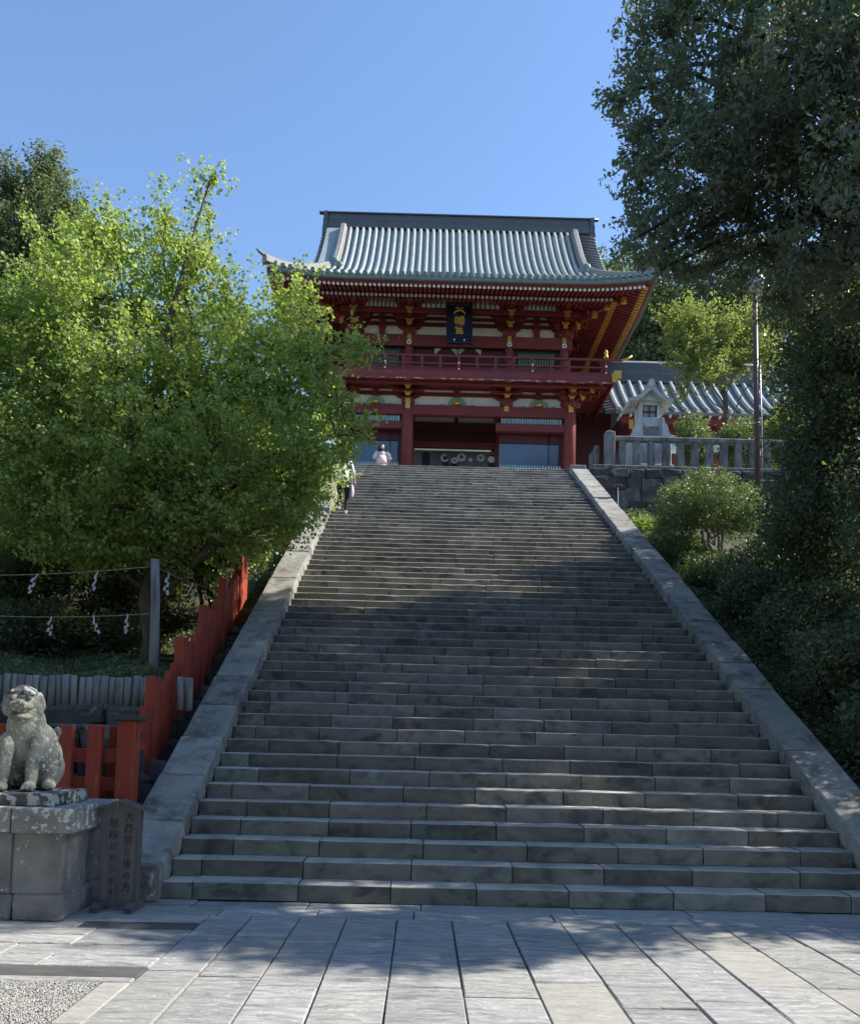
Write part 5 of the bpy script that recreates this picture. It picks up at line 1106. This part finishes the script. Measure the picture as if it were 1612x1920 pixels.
# evergreens filling the right edge below the camphor
make_tree('evergreen_tree', 'dense dark evergreen right of the lamp pole', 'tree', (12.4, 7.8, 4.0), (12.2, 7.8, 10.5), .3, pxlobes([(1500, 560, 62, 62, 7.2, 1.2), (1580, 540, 80, 80, 6.8, 1.3), (1520, 680, 68, 75, 7.2, 1.2), (1600, 680, 90, 90, 6.8, 1.4), (1525, 800, 66, 75, 7.2, 1.2), (1610, 820, 90, 90, 6.8, 1.3), (1530, 910, 72, 65, 7.0, 1.2), (1620, 940, 90, 70, 6.6, 1.3), (1680, 600, 80, 100, 6.8, 1.4), (1690, 800, 80, 100, 6.8, 1.4), (1500, 980, 70, 60, 7.4, 1.0)], 9, .3)+[(13.4, 9.6, 11.6, 1.2, .9, 1.1), (12.9, 9.0, 10.4, 1.0, .8, .9)], 70000, 'leaf_dark', .10, .42, 402, 'bark_dark', clump=.42, per=50, shell=.35, branches=60)
make_tree('evergreen_tree', 'dense dark evergreen close beside the lower stair wall', 'tree', (11.6, 3.6, 1.6), (11.4, 3.6, 7.0), .25, [(10.6, 3.6, 4.6, 1.5, 1.4, 1.2), (11.0, 4.0, 6.2, 1.5, 1.5, 1.3), (11.8, 3.0, 5.2, 1.6, 1.5, 1.4), (12.2, 4.0, 7.0, 1.6, 1.5, 1.5), (10.4, 4.6, 5.6, 1.2, 1.2, 1.0), (12.8, 2.4, 4.4, 1.6, 1.4, 1.6), (13.4, 4.4, 6.2, 1.8, 1.6, 1.8), (11.2, 2.4, 3.6, 1.4, 1.1, 1.0)], 52000, 'leaf_dark', .095, .45, 403, 'bark_dark', clump=.4, per=50, shell=.35, branches=60)
make_tree('evergreen_tree', 'dense dark evergreen at the plaza corner right of the stairway foot', 'tree', (13.2, .2, 0), (13.0, .2, 5.0), .22, [(12.2, .0, 2.6, 1.4, 1.0, 1.4), (13.4, -.2, 3.6, 1.6, 1.0, 1.4), (14.4, .1, 5.0, 1.6, 1.0, 1.6), (12.8, .3, 5.0, 1.4, 1.0, 1.4), (15.5, .2, 7.0, 1.8, 1.0, 1.8), (13.8, .6, 7.2, 1.6, 1.0, 1.4), (11.4, .3, 1.6, 1.1, .9, .9)], 44000, 'leaf_dark', .13, .5, 404, 'bark_dark', clump=.45, per=50, shell=.3, branches=30)
hedge = [(8.95, 1.3, 1.0, .75), (9.3, 2.7, 1.15, .85), (9.15, 4.2, 1.1, .8), (9.4, 5.8, 1.2, .95), (9.2, 7.3, 1.05, .8), (9.6, 8.8, 1.1, .8), (10.6, 1.8, 1.3, 1.3), (10.9, 5.2, 1.4, 1.3), (10.8, 7.2, 1.4, 1.2), (10.9, 9.4, 1.3, 1.0), (9.0, .1, .9, .7)]
for i, (x, y, rx, rz_) in enumerate(hedge):
    shrub((x, y, hr(x, y)-.1), rx, rx, rz_, int(9500*rx), 420+i, ('dark green shrub packed along the stair wall, number %s up from the plaza' % ('two three four five six seven'.split()[i]) if i < 6 else ('dark green shrub at the very foot of the stair wall' if i == 10 else 'dark green shrub in the second row behind the stair wall shrubs')), 'leaf_dark', .085, .45, 'shrubs along the stair wall', br=20)
# sunlit rounded bush
rb = at(1330, 1010, 11.2)
make_tree('round_bush', 'rounded sunlit bush with bare pale twigs below', 'shrub', (rb.x+.2, 11.2, 6.0), (rb.x, 11.2, 6.9), .05, pxlobes([(1325, 915, 58, 30, 11.2, .8), (1280, 945, 52, 38, 11.0, .8), (1375, 945, 55, 36, 11.2, .8), (1262, 990, 40, 42, 11.0, .6), (1330, 960, 70, 40, 10.8, .9), (1420, 965, 34, 24, 11.2, .5), (1280, 1030, 38, 24, 10.8, .5), (1380, 985, 40, 24, 11.4, .6)], 2, .1), 34000, 'leaf_bush', .052, .5, 440, 'bark_pale', clump=.22, per=42, shell=.45, branches=160, stems=5)
shrub((8.9, 9.6, hr(8.9, 9.6)-.05), .75, .7, .5, 7000, 441, 'small sunlit shrub below the rounded bush', 'leaf_bush', .06, .45, br=20)
shrub((10.3, 9.4, hr(10.3, 9.4)+.2), .9, .8, .6, 9000, 442, 'bright leafy shrub at the foot of the dark evergreen', 'leaf_bush', .07, .45, br=20)
# grass tuft at the stair wall
gq = at(1205, 990, 12.6); g = np.random.default_rng(8); n = 260
P = np.stack([gq.x+g.normal(0, .16, n), 12.6+g.normal(0, .14, n), gq.z-.1+g.random(n)*.34], 1); N = np.stack([g.normal(0, 1, n), g.normal(0, 1, n), np.zeros(n)], 1)
tag(inst('grass_tuft', leaves_mesh('grass_tuft', P-np.array([gq.x, 12.6, gq.z]), N, .3, .1, 'grass', seed=3, tilt=.3), None, (gq.x, 12.6, gq.z)), 'bright green grass tuft at the upper stair wall', 'grass', kind='stuff')
# small trees in front of the corridor
make_tree('maple_tree', 'slender yellow green tree in front of the corridor roof', 'tree', (14.0, 21.5, ZT), (13.4, 21.5, 15.5), .10, pxlobes([(1300, 600, 55, 40, 21.5, .9), (1350, 640, 52, 45, 21.5, .9), (1300, 670, 52, 32, 21.3, .8), (1270, 640, 32, 30, 21.5, .5), (1330, 700, 40, 30, 21.2, .6), (1380, 600, 35, 30, 21.6, .6), (1280, 730, 22, 30, 21.0, .4), (1385, 680, 25, 40, 21.6, .5), (1420, 600, 40, 34, 21.6, .6), (1435, 660, 34, 46, 21.6, .5), (1258, 590, 26, 22, 21.5, .4)], 4, .2), 24000, 'leaf_yellow', .09, .6, 450, 'bark', clump=.30, per=34, shell=.1, branches=90, spray=1.2)
shrub((12.1, 20.6, ZT), .9, .7, 1.6, 13000, 451, 'grey green bush behind the balustrade right of the lantern', 'leaf_bush', .075, .5, br=30)
shrub((13.7, 20.8, ZT), .8, .7, 1.5, 12000, 452, 'loose green bush behind the balustrade near the lamp pole', 'leaf_bush', .075, .5, br=30)
shrub((15.8, 21.2, ZT), 1.2, .9, 2.0, 15000, 453, 'sunlit yellow green bush behind the lamp pole', 'leaf_yellow', .085, .55, br=30)
# wood behind the gate
r = random.Random(66)
for i, (x, y, h, rr) in enumerate(((15.2, 37, 16.0, 4.2), (19.0, 36, 17.5, 4.6), (23.5, 36.5, 16, 4.8), (28.5, 38, 16, 5.0), (15.0, 42, 16.5, 4.8), (20.5, 43, 17, 5.2), (34, 38, 16, 5.4), (-9, 40, 8.0, 4.0), (-16, 38, 9.0, 4.5), (40, 36, 15, 5))):
    z = hb(x, y); lobes = [(x+r.uniform(-.5, .5)*rr, y+r.uniform(-.4, .4)*rr, z+h*r.uniform(.5, .98), rr*r.uniform(.35, .55), rr*r.uniform(.35, .5), h*r.uniform(.12, .2)) for _ in range(10)]
    make_tree('forest_tree', ('broad green tree of the hillside wood behind the corridor roof' if x > 0 else 'broad green tree of the hillside wood behind the ginkgo'), 'tree', (x, y, z-.2), (x, y, z+h*.8), .22, lobes, 20000, 'leaf_hill', .22, .6, 500+i, 'bark_pale', clump=.8, per=36, shell=.35, branches=40, group='trees of the hillside wood')

# unseen trees added round the plaza, behind and left of the viewer: they shade the plaza from the open sky
for i, (x, y, h, rr) in enumerate(((-13, -3, 17, 4.5), (-14, -11, 18, 5), (-9, -20, 19, 5.5), (0, -23, 20, 6), (9, -23, 20, 6), (18, -21, 19, 5.5), (25, -14, 19, 5.5))):
    lobes = [(x+r.uniform(-.6, .6)*rr, y+r.uniform(-.6, .6)*rr, h*r.uniform(.22, .95), rr*r.uniform(.4, .6), rr*r.uniform(.4, .6), h*r.uniform(.1, .17)) for _ in range(14)]
    make_tree('sky_block_tree', 'unseen tall tree added round the plaza to block open sky', 'tree', (x, y, -.05), (x, y, h*.8), .4, lobes, 9000, 'leaf_dark', .5, .7, 600+i, 'bark', clump=1.3, per=30, shell=.3, branches=10, group='unseen trees added to block sky light')

# low ground cover on the banks
def cover(name, lab, x0, x1, y0, y1, h, n, hmax, leaf, size, seed):
    g = np.random.default_rng(seed); X = g.uniform(x0, x1, n); Y = g.uniform(y0, y1, n); k = (np.sin(X*3.1+Y*1.7)+np.sin(Y*4.3-X*2.2)+2.2)/4.2
    Z = np.array([h(a, b_) for a, b_ in zip(X, Y)])+g.random(n)*hmax*k; N = g.normal(0, .5, (n, 3))+np.array([0, 0, 1.0])
    tag(inst(name, leaves_mesh(name, np.stack([X, Y, Z], 1), N, size, .5, leaf, seed=seed)), lab, 'plants', kind='stuff')
cover('ground_cover', 'low leafy ground cover beside the outer stair wall', 7.80, 9.6, .1, 15.5, hr, 42000, .42, 'leaf_dark', .07, 71)
cover('ground_cover', 'low leafy ground cover on the bank under the ginkgo', -6.5, -1.15, 3.3, 9.5, hl, 26000, .25, 'leaf_dark', .07, 72)
cover('ground_cover', 'low leafy ground cover between the stair wall and the ginkgo bank', -1.05, -.56, 5.0, 18.0, hl, 9000, .3, 'leaf_dark', .065, 73)
